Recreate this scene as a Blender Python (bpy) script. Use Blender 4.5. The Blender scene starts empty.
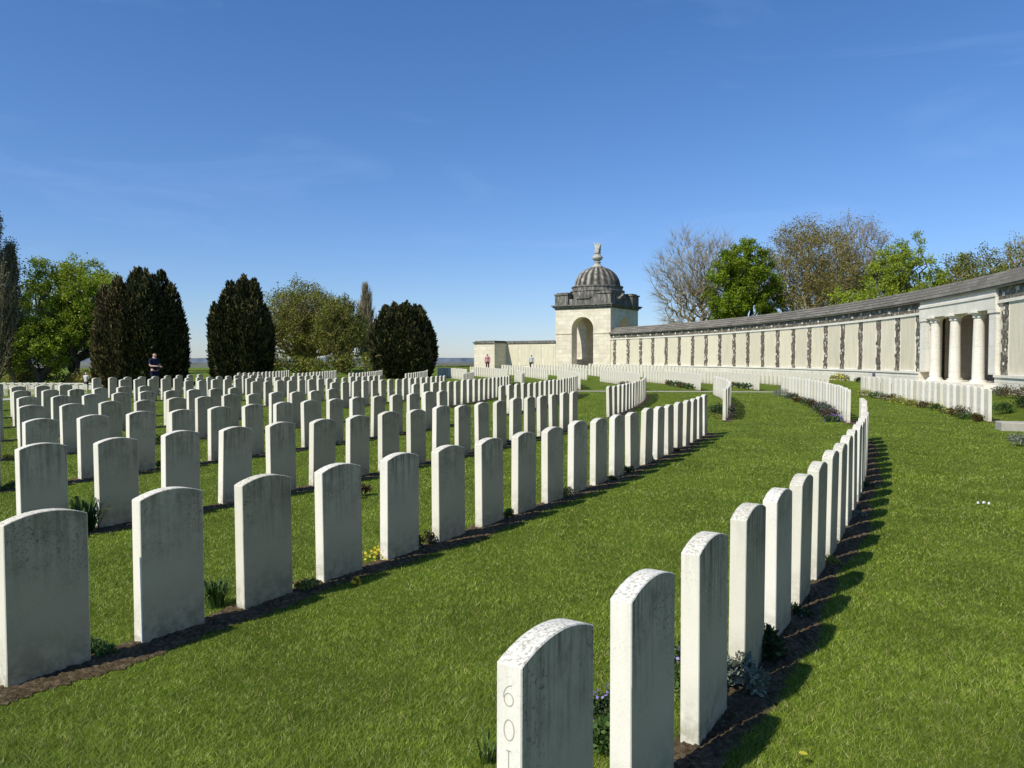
import bpy, math, random
import numpy as np
from mathutils import Vector, Matrix
R_=math.radians
scene=bpy.context.scene
COL=scene.collection
rnd=random.Random(7); nr=np.random.default_rng(7)
# ------------------------------------------------------------------ camera
F=756.0; EYE=1.53; PITCH=math.atan(25/F)
cd=bpy.data.cameras.new('camera'); cam=bpy.data.objects.new('camera',cd); COL.objects.link(cam)
cam.location=(0,0,EYE); cam.rotation_euler=(math.pi/2-PITCH,0,0)
cd.sensor_width=36; cd.lens=F/1024*36; cd.clip_end=30000; cd.clip_start=.05
scene.camera=cam
def ray(x,y):
    a=(x-512)/F; b=-(y-384)/F; s,c=math.sin(PITCH),math.cos(PITCH)
    return a, c+b*s, -s+b*c
def gp(x,y,z=0.0):                      # ground point seen at picture position
    a,b,c=ray(x,y); t=(z-EYE)/c
    return Vector((a*t,b*t,z))
def at(x,Y):                            # world X for column x at distance Y
    return (x-512)/F*Y
# cemetery layout: every row is an arc round this centre
CX,CY=-61.7,42.6
def pol(r,deg,z=0.0):
    a=R_(deg); return Vector((CX+r*math.cos(a),CY+r*math.sin(a),z))
def sst(a,b,x):
    t=min(1,max(0,(x-a)/(b-a))); return t*t*(3-2*t)
def gz(x,y):                            # lie of the land
    dx,dy=x-CX,y-CY; r=math.hypot(dx,dy); a=math.degrees(math.atan2(dy,dx))
    z=0.0
    z+=.30*sst(78.0,79.6,r)*(1-sst(90,110,r))*(1 if abs(a)<70 else 0)
    z-=1.2*(1-sst(36,43.5,r))
    if a>8: z+=.32*sst(8,24,a)*sst(60,68,r)*(1-sst(78.0,79.6,r))*(1-sst(60,80,a))
    d=math.hypot(x,y)
    z-=24*sst(120,900,d)
    return z
# ------------------------------------------------------------------ mesh builder
class MB:
    def __init__(s): s.v=[]; s.f=[]; s.uv=[]; s.mi=[]; s.m=0
    def face(s,pts,uvs=None):
        i=len(s.v); s.v.extend([tuple(p) for p in pts]); s.f.append(tuple(range(i,i+len(pts))))
        if uvs is None:
            p=[Vector(q) for q in pts]; n=(p[1]-p[0]).cross(p[2]-p[0])
            if n.length<1e-12: n=Vector((0,0,1))
            n.normalize()
            if abs(n.z)>.75: uvs=[(q.x,q.y) for q in p]
            else:
                t=Vector((-n.y,n.x,0)).normalized(); uvs=[(q.dot(t),q.z) for q in p]
        s.uv.extend(uvs); s.mi.append(s.m)
    def box(s,c,d,rz=0.0,taper=1.0):
        cx,cy,cz=c; hx,hy,hz=d[0]/2,d[1]/2,d[2]/2; co,si=math.cos(rz),math.sin(rz)
        P=[]
        for z,k in ((-hz,1),(hz,taper)):
            for x,y in ((-hx,-hy),(hx,-hy),(hx,hy),(-hx,hy)):
                x*=k;y*=k
                P.append(Vector((cx+x*co-y*si,cy+x*si+y*co,cz+z)))
        for q in ((0,3,2,1),(4,5,6,7),(0,1,5,4),(1,2,6,5),(2,3,7,6),(3,0,4,7)): s.face([P[i] for i in q])
    def arc(s,r0,r1,a0,a1,z0,z1,n=None,z0b=None,z1b=None,ends=True):   # r0 inner, r1 outer; z*b at outer radius
        if z0b is None: z0b=z0
        if z1b is None: z1b=z1
        if n is None: n=max(1,int(math.ceil(abs(a1-a0)*R_(1)*r1/.7)))
        for i in range(n):
            b0=a0+(a1-a0)*i/n; b1=a0+(a1-a0)*(i+1)/n
            A,B=pol(r0,b0),pol(r0,b1); C,D=pol(r1,b1),pol(r1,b0)
            u0,u1=R_(b0)*r0,R_(b1)*r0
            def q(p,z): return (p.x,p.y,z)
            s.face([q(B,z0),q(A,z0),q(A,z1),q(B,z1)],[(u1,z0),(u0,z0),(u0,z1),(u1,z1)])
            s.face([q(D,z0b),q(C,z0b),q(C,z1b),q(D,z1b)],[(u0,z0b),(u1,z0b),(u1,z1b),(u0,z1b)])
            s.face([q(A,z1),q(D,z1b),q(C,z1b),q(B,z1)],[(u0,r0),(u0,r1),(u1,r1),(u1,r0)])
            s.face([q(A,z0),q(B,z0),q(C,z0b),q(D,z0b)],[(u0,r0),(u1,r0),(u1,r1),(u0,r1)])
            if ends and i==0: s.face([q(A,z0),q(D,z0b),q(D,z1b),q(A,z1)])
            if ends and i==n-1: s.face([q(C,z0b),q(B,z0),q(B,z1),q(C,z1b)])
    def tube(s,pts,rad,n=6,cap=True):
        pts=[Vector(p) for p in pts]; rings=[]
        for i,p in enumerate(pts):
            d=(pts[min(i+1,len(pts)-1)]-pts[max(i-1,0)])
            if d.length<1e-9: d=Vector((0,0,1))
            d.normalize(); a=d.orthogonal().normalized() if abs(d.z)<.9 else Vector((1,0,0)); a=(a-d*a.dot(d)).normalized(); b=d.cross(a)
            r=rad[i] if hasattr(rad,'__len__') else rad
            rings.append([p+(a*math.cos(t)+b*math.sin(t))*r for t in [2*math.pi*k/n for k in range(n)]])
        base=len(s.v)
        for rg in rings: s.v.extend([tuple(q) for q in rg])
        for i in range(len(rings)-1):
            for k in range(n):
                k2=(k+1)%n
                s.f.append((base+i*n+k,base+i*n+k2,base+(i+1)*n+k2,base+(i+1)*n+k)); s.uv.extend([(k/n,i),(k/n+.1,i),(k/n+.1,i+1),(k/n,i+1)]); s.mi.append(s.m)
        if cap:
            for off,rev in ((0,True),((len(rings)-1)*n,False)):
                ids=[base+off+k for k in range(n)]
                if rev: ids=ids[::-1]
                s.f.append(tuple(ids)); s.uv.extend([(0,0)]*n); s.mi.append(s.m)
    def lathe(s,prof,c=(0,0,0),n=32,a0=0.0,a1=360.0,lobes=0,amp=0.0):
        full=abs(a1-a0)>=360
        N=n if full else n+1; base=len(s.v)
        for (r,z) in prof:
            for k in range(N):
                t=R_(a0+(a1-a0)*k/n); rr=r*(1+amp*abs(math.cos(t*lobes/2))-amp) if lobes else r
                s.v.append((c[0]+rr*math.cos(t),c[1]+rr*math.sin(t),c[2]+z))
        for i in range(len(prof)-1):
            for k in range(n):
                k2=(k+1)%N
                s.f.append((base+i*N+k,base+i*N+k2,base+(i+1)*N+k2,base+(i+1)*N+k)); u=k/n*6.28*max(.1,prof[i][0])
                s.uv.extend([(u,prof[i][1]),(u+.2,prof[i][1]),(u+.2,prof[i+1][1]),(u,prof[i+1][1])]); s.mi.append(s.m)
    def build(s,name,mats,parent=None,smooth=False,merge=False,bevel=0.0,loc=None,rz=0.0):
        me=bpy.data.meshes.new(name); me.from_pydata(s.v,[],s.f)
        uvl=me.uv_layers.new(name='UVMap')
        if len(s.uv)==len(me.loops): uvl.data.foreach_set('uv',np.array(s.uv,dtype=np.float32).ravel())
        if not isinstance(mats,(list,tuple)): mats=[mats]
        for m in mats: me.materials.append(m)
        me.polygons.foreach_set('material_index',s.mi)
        if smooth: me.polygons.foreach_set('use_smooth',[True]*len(me.polygons))
        if merge:
            import bmesh
            bm=bmesh.new(); bm.from_mesh(me); bmesh.ops.remove_doubles(bm,verts=bm.verts,dist=1e-4)
            if not smooth: bmesh.ops.recalc_face_normals(bm,faces=bm.faces)
            bm.to_mesh(me); bm.free()
        me.update()
        o=bpy.data.objects.new(name,me); COL.objects.link(o)
        if parent: o.parent=parent
        if loc is not None: o.location=loc
        if rz: o.rotation_euler.z=rz
        if bevel:
            b=o.modifiers.new('bevel','BEVEL'); b.width=bevel; b.segments=2; b.limit_method='ANGLE'
        return o
def tag(o,label=None,cat=None,group=None,kind=None):
    if label: o['label']=label
    if cat: o['category']=cat
    if group: o['group']=group
    if kind: o['kind']=kind
    return o
def empty(name,loc,label,cat,group=None,rz=0.0):
    o=bpy.data.objects.new(name,None); COL.objects.link(o); o.location=loc; o.rotation_euler.z=rz; o.empty_display_size=.2
    return tag(o,label,cat,group)
def rawmesh(name,V,Fc,mat,parent=None,smooth=False):     # numpy arrays, faces all the same size
    V=np.asarray(V,dtype=np.float32); Fc=np.asarray(Fc,dtype=np.int32); k=Fc.shape[1]
    me=bpy.data.meshes.new(name); me.vertices.add(len(V)); me.vertices.foreach_set('co',V.ravel())
    me.loops.add(Fc.size); me.loops.foreach_set('vertex_index',Fc.ravel())
    me.polygons.add(len(Fc)); me.polygons.foreach_set('loop_start',np.arange(0,Fc.size,k,dtype=np.int32)); me.polygons.foreach_set('loop_total',np.full(len(Fc),k,dtype=np.int32))
    me.update(calc_edges=True); me.validate()
    me.materials.append(mat)
    if smooth: me.polygons.foreach_set('use_smooth',[True]*len(me.polygons))
    o=bpy.data.objects.new(name,me); COL.objects.link(o)
    if parent: o.parent=parent
    return o
# ------------------------------------------------------------------ materials
class NT:
    def __init__(s,name,rough=.8,spec=.3):
        s.m=bpy.data.materials.new(name); s.m.use_nodes=True; s.t=s.m.node_tree; s.n=s.t.nodes
        s.b=s.n['Principled BSDF']; s.b.inputs['Roughness'].default_value=rough; s.b.inputs['Specular IOR Level'].default_value=spec
    def nd(s,t,**k):
        n=s.n.new(t)
        for a,v in k.items():
            if a in ('op',): n.operation=v
            else: setattr(n,a,v)
        return n
    def l(s,a,b): s.t.links.new(a,b)
    def coord(s,kind='Object',scale=(1,1,1),rand=False):
        c=s.nd('ShaderNodeTexCoord').outputs[kind]
        if rand:
            oi=s.nd('ShaderNodeObjectInfo'); mu=s.nd('ShaderNodeMath',op='MULTIPLY'); s.l(oi.outputs['Random'],mu.inputs[0]); mu.inputs[1].default_value=97
            ad=s.nd('ShaderNodeVectorMath',op='ADD'); s.l(c,ad.inputs[0]); s.l(mu.outputs[0],ad.inputs[1]); c=ad.outputs[0]
        if scale!=(1,1,1):
            mp=s.nd('ShaderNodeMapping'); mp.inputs['Scale'].default_value=scale; s.l(c,mp.inputs['Vector']); c=mp.outputs[0]
        return c
    def noise(s,c,scale,detail=4,rough=.55,out='Fac',dist=0):
        n=s.nd('ShaderNodeTexNoise'); n.inputs['Scale'].default_value=scale; n.inputs['Detail'].default_value=detail; n.inputs['Roughness'].default_value=rough; n.inputs['Distortion'].default_value=dist
        s.l(c,n.inputs['Vector']); return n.outputs[out]
    def ramp(s,f,stops,interp='LINEAR'):
        r=s.nd('ShaderNodeValToRGB'); r.color_ramp.interpolation=interp; e=r.color_ramp.elements
        while len(e)<len(stops): e.new(.5)
        for i,(p,c) in enumerate(stops):
            e[i].position=p
            e[i].color=(c,c,c,1) if not hasattr(c,'__len__') else (*c,1)
        s.l(f,r.inputs[0]); return r.outputs[0]
    def mix(s,f,a,b,mode='MIX'):
        m=s.nd('ShaderNodeMix',data_type='RGBA',blend_type=mode)
        for i,v in ((0,f),(6,a),(7,b)):
            if hasattr(v,'is_linked'): s.l(v,m.inputs[i])
            elif hasattr(v,'__len__'): m.inputs[i].default_value=(*v,1)
            else: m.inputs[i].default_value=v if i==0 else (v,v,v,1)
        return m.outputs[2]
    def math(s,op,a,b=0.0,clamp=False):
        m=s.nd('ShaderNodeMath',op=op); m.use_clamp=clamp
        for i,v in ((0,a),(1,b)):
            if hasattr(v,'is_linked'): s.l(v,m.inputs[i])
            else: m.inputs[i].default_value=v
        return m.outputs[0]
    def sep(s,c):
        x=s.nd('ShaderNodeSeparateXYZ'); s.l(c,x.inputs[0]); return x.outputs
    def bump(s,h,strength=.3,dist=.01):
        b=s.nd('ShaderNodeBump'); b.inputs['Strength'].default_value=strength; b.inputs['Distance'].default_value=dist
        s.l(h,b.inputs['Height']); s.l(b.outputs[0],s.b.inputs['Normal'])
    def col(s,c):
        if hasattr(c,'is_linked'): s.l(c,s.b.inputs['Base Color'])
        else: s.b.inputs['Base Color'].default_value=(*c,1)
        return s.m
    def translucent(s,c,f=.35):
        tr=s.nd('ShaderNodeBsdfTranslucent'); mx=s.nd('ShaderNodeMixShader'); mx.inputs[0].default_value=f
        if hasattr(c,'is_linked'): s.l(c,tr.inputs[0])
        else: tr.inputs[0].default_value=(*c,1)
        s.l(s.b.outputs[0],mx.inputs[1]); s.l(tr.outputs[0],mx.inputs[2]); s.l(mx.outputs[0],s.n['Material Output'].inputs[0])

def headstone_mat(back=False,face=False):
    s=NT('weathered_shade_darkened_stone_back' if back else 'weathered_portland_stone',.85,.2)
    c=s.coord(rand=True); raw=s.coord(); oi=s.nd('ShaderNodeObjectInfo').outputs['Random']
    base=s.mix(s.noise(c,4,5),(.88,.83,.70),(.80,.75,.63))
    base=s.mix(s.math('MULTIPLY',s.ramp(s.noise(c,160,3,.7),[(.30,1),(.42,0)]),.35),base,(.45,.43,.37))
    z=s.sep(raw)[2]; zf=s.ramp(z,[(.0,0),(1,1)])
    top=s.ramp(z,[(.38,0),(.62,.55),(.80,1)])
    cs=s.nd('ShaderNodeMapping'); cs.inputs['Scale'].default_value=(34,34,2.2); s.l(c,cs.inputs['Vector'])
    streak=s.ramp(s.noise(cs.outputs[0],1.0,4,.65),[(.44,0),(.60,1)])
    var=s.ramp(s.noise(c,1.6,1),[(.35,.25),(.65,1)])
    nrm=s.nd('ShaderNodeNewGeometry'); 
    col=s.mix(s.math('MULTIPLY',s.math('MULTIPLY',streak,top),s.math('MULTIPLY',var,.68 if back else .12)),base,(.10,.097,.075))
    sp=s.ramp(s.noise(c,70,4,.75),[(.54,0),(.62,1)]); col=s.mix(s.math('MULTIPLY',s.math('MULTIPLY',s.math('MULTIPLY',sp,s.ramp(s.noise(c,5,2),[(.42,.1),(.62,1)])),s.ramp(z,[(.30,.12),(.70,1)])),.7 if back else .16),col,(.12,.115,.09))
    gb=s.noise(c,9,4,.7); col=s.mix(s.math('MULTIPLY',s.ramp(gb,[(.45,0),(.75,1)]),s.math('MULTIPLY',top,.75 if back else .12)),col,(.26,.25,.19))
    # dark lichen on the curved top
    nz=s.sep(nrm.outputs['Normal'])[2]; up=s.ramp(nz,[(.45,0),(.7,1)])
    li=s.ramp(s.noise(c,85,5,.75),[(.48,0),(.60,1)])
    col=s.mix(s.math('MULTIPLY',s.math('MULTIPLY',up,li),.75),col,(.24,.22,.18))
    # green algae at the foot
    ft=s.ramp(z,[(.0,1),(.16,.35),(.30,0)])
    al=s.ramp(s.noise(c,14,4,.7),[(.36,0),(.62,1)])
    col=s.mix(s.math('MULTIPLY',s.math('MULTIPLY',ft,al),.75),col,(.23,.22,.13))
    dim=s.ramp(oi,[(0,(.86,.85,.80)),(.5,(.96,.95,.92)),(1,(1,1,1))])
    col=s.mix(1,col,dim,'MULTIPLY')
    if back: col=s.mix(1,col,s.mix(s.noise(c,3,5,.6),(.80,.665,.51),(.60,.50,.385)),'MULTIPLY')  # painted shade: backs darkened and warmed on top of their weathering
    if face:
        xyz=s.sep(raw); X,Z=xyz[0],xyz[2]; ax=s.math('ABSOLUTE',X)
        def band(v,lo,hi): return s.math('MULTIPLY',s.math('GREATER_THAN',v,lo),s.math('LESS_THAN',v,hi))
        cross=s.math('MAXIMUM',s.math('MULTIPLY',s.math('LESS_THAN',ax,.016),band(Z,.10,.34)),s.math('MULTIPLY',s.math('LESS_THAN',ax,.062),band(Z,.245,.277)))
        rd=s.math('SQRT',s.math('ADD',s.math('MULTIPLY',X,X),s.math('POWER',s.math('SUBTRACT',Z,.645),2.0)))
        ring=s.math('MAXIMUM',band(rd,.052,.060),s.math('MULTIPLY',s.math('LESS_THAN',rd,.045),s.math('GREATER_THAN',s.noise(c,45,3),.5)))
        rows=s.math('GREATER_THAN',s.math('SINE',s.math('MULTIPLY',Z,170.0)),.0)
        ltr=s.math('GREATER_THAN',s.noise(s.coord(scale=(1,1,.25),rand=True),110,2),.5)
        tx=s.math('MULTIPLY',s.math('MULTIPLY',rows,ltr),s.math('MULTIPLY',band(Z,.375,.56),s.math('LESS_THAN',ax,.135)))
        m=s.math('MAXIMUM',s.math('MAXIMUM',cross,ring),tx); col=s.mix(s.math('MULTIPLY',m,.38),col,(.26,.24,.19))
    s.bump(s.noise(c,120,5,.7),.25,.004)
    return s.col(col)
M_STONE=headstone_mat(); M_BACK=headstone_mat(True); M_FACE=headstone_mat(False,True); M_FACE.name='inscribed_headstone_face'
def engraved_mat():      # inscribed side: badge, lettering and cross as shallow greyer cuts
    return M_STONE
def masonry(name,c1,c2,bw,bh,mortar=.006,dirt=.35,mcol=(.42,.38,.3),bumpk=.3,dark=(.2,.18,.14)):
    s=NT(name,.9,.15); uv=s.coord('UV'); br=s.nd('ShaderNodeTexBrick'); s.l(uv,br.inputs['Vector'])
    br.inputs['Scale'].default_value=1; br.inputs['Brick Width'].default_value=bw; br.inputs['Row Height'].default_value=bh; br.inputs['Mortar Size'].default_value=mortar
    br.inputs['Color1'].default_value=(*c1,1); br.inputs['Color2'].default_value=(*c2,1); br.inputs['Mortar'].default_value=(*mcol,1); br.inputs['Mortar Smooth'].default_value=.3
    c=s.coord(); col=s.mix(s.math('MULTIPLY',s.ramp(s.noise(c,1.3,6,.7),[(.42,0),(.75,1)]),dirt),br.outputs[0],dark)
    col=s.mix(s.math('MULTIPLY',s.ramp(s.noise(c,14,5,.75),[(.4,0),(.7,1)]),.28),col,dark)
    s.bump(s.noise(c,30,5,.7),bumpk,.02); return s.col(col)
M_WALL=masonry('cream_portland_ashlar',(.85,.77,.61),(.73,.65,.49),.9,.42,.008,.22)
M_PAV=masonry('pavilion_ashlar',(.85,.765,.60),(.70,.62,.47),1.0,.45,.010,.42,dark=(.38,.33,.24))
M_PLINTH=masonry('weathered_plinth_stone',(.88,.82,.69),(.78,.72,.60),.75,.34,.008,.34,dark=(.28,.27,.22))
M_TRIM=masonry('white_stone_trim',(.86,.81,.69),(.80,.75,.63),1.3,1.0,.004,.2)
M_ROOF=masonry('grey_stone_slates',(.34,.31,.26),(.22,.20,.165),.85,.5,.012,.55,dark=(.11,.10,.09))
def dark_weathered():
    s=NT('soot_weathered_stone',.9,.15); c=s.coord()
    cs=s.coord(scale=(2.2,2.2,.5)); n=s.noise(cs,1.7,6,.7)
    col=s.ramp(n,[(.30,(.05,.047,.042)),(.5,(.15,.14,.12)),(.68,(.42,.39,.32))])
    col=s.mix(s.math('MULTIPLY',s.noise(c,9,5,.7),.4),col,(.10,.095,.08)); s.bump(s.noise(c,12,5),.5,.03); return s.col(col)
M_DARK=dark_weathered()
def dome_mat():
    s=NT('weathered_ribbed_dome_stone',.9,.15); c=s.coord(); xyz=s.sep(c)
    at2=s.math('ARCTAN2',xyz[1],xyz[0]); w=s.math('SINE',s.math('MULTIPLY',at2,20.0))
    n=s.noise(c,2.2,6,.7); f=s.math('ADD',s.math('MULTIPLY',w,.22),n)
    col=s.ramp(f,[(.30,(.045,.04,.035)),(.58,(.14,.125,.105)),(.84,(.46,.43,.35))]); s.bump(s.noise(c,10,5),.5,.03); return s.col(col)
M_DOME=dome_mat()
def panel_mat():
    s=NT('inscribed_name_panel_stone',.88,.15); uv=s.coord('UV'); c=s.coord()
    base=s.mix(s.noise(c,1.1,5,.7),(.86,.785,.61),(.70,.625,.46))
    rows=s.nd('ShaderNodeTexBrick'); s.l(uv,rows.inputs['Vector']); rows.inputs['Scale'].default_value=1; rows.inputs['Brick Width'].default_value=.42; rows.inputs['Row Height'].default_value=.04; rows.inputs['Mortar Size'].default_value=.012; rows.offset=0
    rows.inputs['Color1'].default_value=(0,0,0,1);rows.inputs['Color2'].default_value=(0,0,0,1);rows.inputs['Mortar'].default_value=(1,1,1,1)
    letters=s.ramp(s.noise(uv,70,2,.6),[(.45,1),(.55,0)])
    tx=s.math('MULTIPLY',s.math('SUBTRACT',1.0,rows.outputs['Fac']),letters)
    oi=s.nd('ShaderNodeObjectInfo').outputs['Random']; base=s.mix(1,base,s.ramp(oi,[(0,(.86,.86,.84)),(.5,(.98,.98,.94)),(1,(1.0,1.0,1.0))]),'MULTIPLY'); col=s.mix(s.math('MULTIPLY',tx,.42),base,(.26,.22,.15))
    cs=s.coord(scale=(3,3,.35)); col=s.mix(s.math('MULTIPLY',s.ramp(s.noise(cs,2,5,.7),[(.45,0),(.75,1)]),.35),col,(.34,.31,.24))
    return s.col(col)
M_PANEL=panel_mat()
def flint_mat():
    s=NT('knapped_flint',.55,.4); uv=s.coord('UV')
    v=s.nd('ShaderNodeTexVoronoi'); v.inputs['Scale'].default_value=9; s.l(uv,v.inputs['Vector'])
    e=s.nd('ShaderNodeTexVoronoi',feature='DISTANCE_TO_EDGE'); e.inputs['Scale'].default_value=9; s.l(uv,e.inputs['Vector'])
    hs=s.sep(v.outputs['Color'])[0]
    col=s.ramp(hs,[(0,(.035,.029,.020)),(.5,(.105,.088,.060)),(.85,(.20,.172,.12)),(.95,(.42,.37,.27))])
    col=s.mix(s.ramp(e.outputs['Distance'],[(.015,.8),(.06,0)]),col,(.24,.215,.17)); s.bump(e.outputs['Distance'],.6,.05); return s.col(col)
M_FLINT=flint_mat()
def soil_mat():
    s=NT('bare_brown_soil',.95,.1); c=s.coord()
    col=s.ramp(s.noise(c,38,6,.75),[(.30,(.035,.024,.012)),(.5,(.14,.10,.055)),(.72,(.36,.285,.18))]); s.bump(s.noise(c,60,6,.8),1.0,.03); return s.col(col)
M_SOIL=soil_mat()
def ground_mat():
    s=NT('mown_lawn_and_fields',.95,.1); c=s.coord()
    n1=s.noise(c,.55,5,.6); n2=s.noise(c,9,5,.75); n3=s.noise(c,110,3,.8)
    g=s.mix(n1,(.115,.185,.011),(.19,.275,.020)); g=s.mix(s.math('MULTIPLY',s.ramp(n2,[(.35,0),(.7,1)]),.6),g,(.26,.29,.04))
    g=s.mix(s.math('MULTIPLY',s.ramp(n3,[(.4,1),(.62,0)]),.7),g,(.035,.055,.008)); g=s.mix(s.ramp(s.noise(c,60,3,.8),[(.56,0),(.72,.5)]),g,(.30,.35,.08))
    mw=s.ramp(s.noise(s.coord(scale=(.9,.35,1)),1.4,3,.6),[(.35,.76),(.65,1.16)]); g=s.mix(1,g,mw,'MULTIPLY')
    # open country far away: patchwork fields
    v=s.nd('ShaderNodeTexVoronoi'); v.inputs['Scale'].default_value=.006; s.l(s.coord(scale=(1,.55,1)),v.inputs['Vector'])
    fld=s.ramp(s.sep(v.outputs['Color'])[0],[(0,(.13,.15,.06)),(.35,(.22,.19,.12)),(.6,(.10,.14,.05)),(.85,(.27,.235,.16))],'CONSTANT')
    ln=s.nd('ShaderNodeVectorMath',op='LENGTH'); s.l(c,ln.inputs[0]); d=ln.outputs['Value']
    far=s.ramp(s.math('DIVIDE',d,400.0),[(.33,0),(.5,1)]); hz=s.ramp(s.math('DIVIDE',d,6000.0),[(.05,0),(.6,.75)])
    col=s.mix(far,g,fld); col=s.mix(hz,col,(.17,.21,.26))  # aerial haze painted in as a bluish tint growing with distance
    mr=s.math('MULTIPLY',s.math('SUBTRACT',1.0,far),1.0)
    s.bump(s.math('ADD',s.math('MULTIPLY',n3,.6),n2),.9,.05); return s.col(col)
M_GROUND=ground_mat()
def blade_mat():
    s=NT('grass_blades',.6,.25); c=s.coord(); ri=s.nd('ShaderNodeNewGeometry').outputs['Random Per Island']
    a=s.ramp(ri,[(0,(.070,.125,.008)),(.38,(.17,.265,.016)),(.76,(.30,.40,.034)),(.93,(.52,.54,.14)),(1,(.70,.64,.32))])
    k=s.ramp(s.noise(c,1.3,5,.65),[(.3,.62),(.7,1.22)]); col=s.mix(1,a,k,'MULTIPLY'); k2=s.ramp(s.noise(c,11,3,.7),[(.32,.74),(.68,1.18)]); col=s.mix(1,col,k2,'MULTIPLY'); s.translucent(col,.2); return s.col(col)
M_BLADE=blade_mat()
def leaf_mat(name,stops,tr=.3,patch=.25):
    s=NT(name,.6,.2); c=s.coord(); ri=s.nd('ShaderNodeNewGeometry').outputs['Random Per Island']
    a=s.ramp(ri,stops); k=s.ramp(s.noise(c,patch,3,.6),[(.3,.6),(.7,1.25)]); col=s.mix(1,a,k,'MULTIPLY')
    if tr: s.translucent(col,tr)
    return s.col(col)
def plain(name,c,rough=.7,var=.15,sc=20,spec=.3):
    s=NT(name,rough,spec); co=s.coord(); return s.col(s.mix(s.noise(co,sc,4),[x*(1-var) for x in c],[min(1,x*(1+var)) for x in c]))
def bark(name,a,b):
    s=NT(name,.95,.1); c=s.coord(scale=(1,1,.3)); return s.col(s.mix(s.noise(c,3,5,.7),a,b))
M_BARK=bark('grey_brown_bark',(.06,.05,.04),(.16,.135,.11))
M_TWIG=bark('pale_bare_twigs',(.22,.175,.10),(.36,.30,.18))
M_TWIGB=bark('brown_budding_twigs',(.20,.15,.07),(.34,.26,.13))
M_PATH=masonry('pale_paving_slabs',(.50,.46,.38),(.42,.39,.33),.6,.6,.01,.3)
M_ROOF_SHADOW=plain('painted_roof_shadow',(.045,.04,.032),.95)  # dark colour standing in for shadow under the roof courses
M_APSE=masonry('shade_darkened_apse_masonry',(.34,.29,.21),(.28,.24,.17),.9,.42,.008,.4)  # darker copy of the ashlar, recess shade put into its colour
M_NUM=plain('cut_numeral_shadow',(.42,.39,.31),.9)
# ------------------------------------------------------------------ ground sheet (polar grid round the layout centre)
rs=[0.01,8,16,24,30,34]+[36+i*.75 for i in range(12)]+[46,50,55,60,65,70,75,77.6]+[78+.2*i for i in range(9)]+[80.5,83,88,95,105,120,140,170,210,260,330,420,550,700,900,1200,1700,2500,3800,5500,8000,14000]
NA=360; V=[];Fc=[]
for r in rs:
    for k in range(NA):
        p=pol(r,k); V.append((p.x,p.y,gz(p.x,p.y)))
for i in range(len(rs)-1):
    for k in range(NA):
        k2=(k+1)%NA; Fc.append((i*NA+k,(i+1)*NA+k,(i+1)*NA+k2,i*NA+k2))
g=rawmesh('ground',V,Fc,M_GROUND,smooth=True); tag(g,kind='structure')
# ------------------------------------------------------------------ headstone rows
SP=.6495; HW,HT=.381,.076; ZS,ZT=.776,.815
def stone_mesh(name,jit=0.0,seed=0):
    rr=random.Random(seed)
    n=12; prof=[(-HW/2,-.12),(-HW/2,ZS)]
    # circular arc head
    sag=ZT-ZS; Rr=(HW*HW/4+sag*sag)/(2*sag); cz=ZT-Rr; a=math.asin(HW/2/Rr)
    for i in range(1,n): t=-a+2*a*i/n; prof.append((Rr*math.sin(t),cz+Rr*math.cos(t)))
    prof+=[(HW/2,ZS),(HW/2,-.12)]
    import bmesh
    bm=bmesh.new(); A=[bm.verts.new((x,-HT/2,z)) for x,z in prof]; B=[bm.verts.new((x,HT/2,z)) for x,z in prof]
    bm.faces.new(A); bm.faces.new(B[::-1]); m=len(prof)
    for i in range(m): bm.faces.new((A[(i+1)%m],A[i],B[i],B[(i+1)%m]))
    bmesh.ops.recalc_face_normals(bm,faces=bm.faces)
    ed=[e for e in bm.edges if e.calc_face_angle(0)>.35]
    bmesh.ops.bevel(bm,geom=ed,offset=.0035,segments=1,affect='EDGES')
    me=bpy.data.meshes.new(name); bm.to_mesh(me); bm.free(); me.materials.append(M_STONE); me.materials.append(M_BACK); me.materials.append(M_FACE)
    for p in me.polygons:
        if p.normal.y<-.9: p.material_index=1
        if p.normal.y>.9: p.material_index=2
    return me
SM=stone_mesh('headstone')
ORD=['','first','second','third','fourth','fifth','sixth','seventh','eighth','ninth','tenth','eleventh','twelfth','thirteenth','fourteenth','fifteenth','sixteenth','seventeenth','eighteenth','nineteenth','twentieth']
def ordn(n):
    if n<=20: return ORD[n]
    return {2:'twenty',3:'thirty',4:'forty'}[n//10]+('-'+ORD[n%10] if n%10 else 'eth').replace('yeth','ieth')
def ordn2(n):
    if n in (30,40): return {30:'thirtieth',40:'fortieth'}[n]
    return ordn(n)
RW,RR,RA=77.27,73.98,71.13
radii=[RW,RR,RA]+[68.2-2.9*k for k in range(8)]
blocks=[]   # (row index, block, list of P angles)
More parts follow.
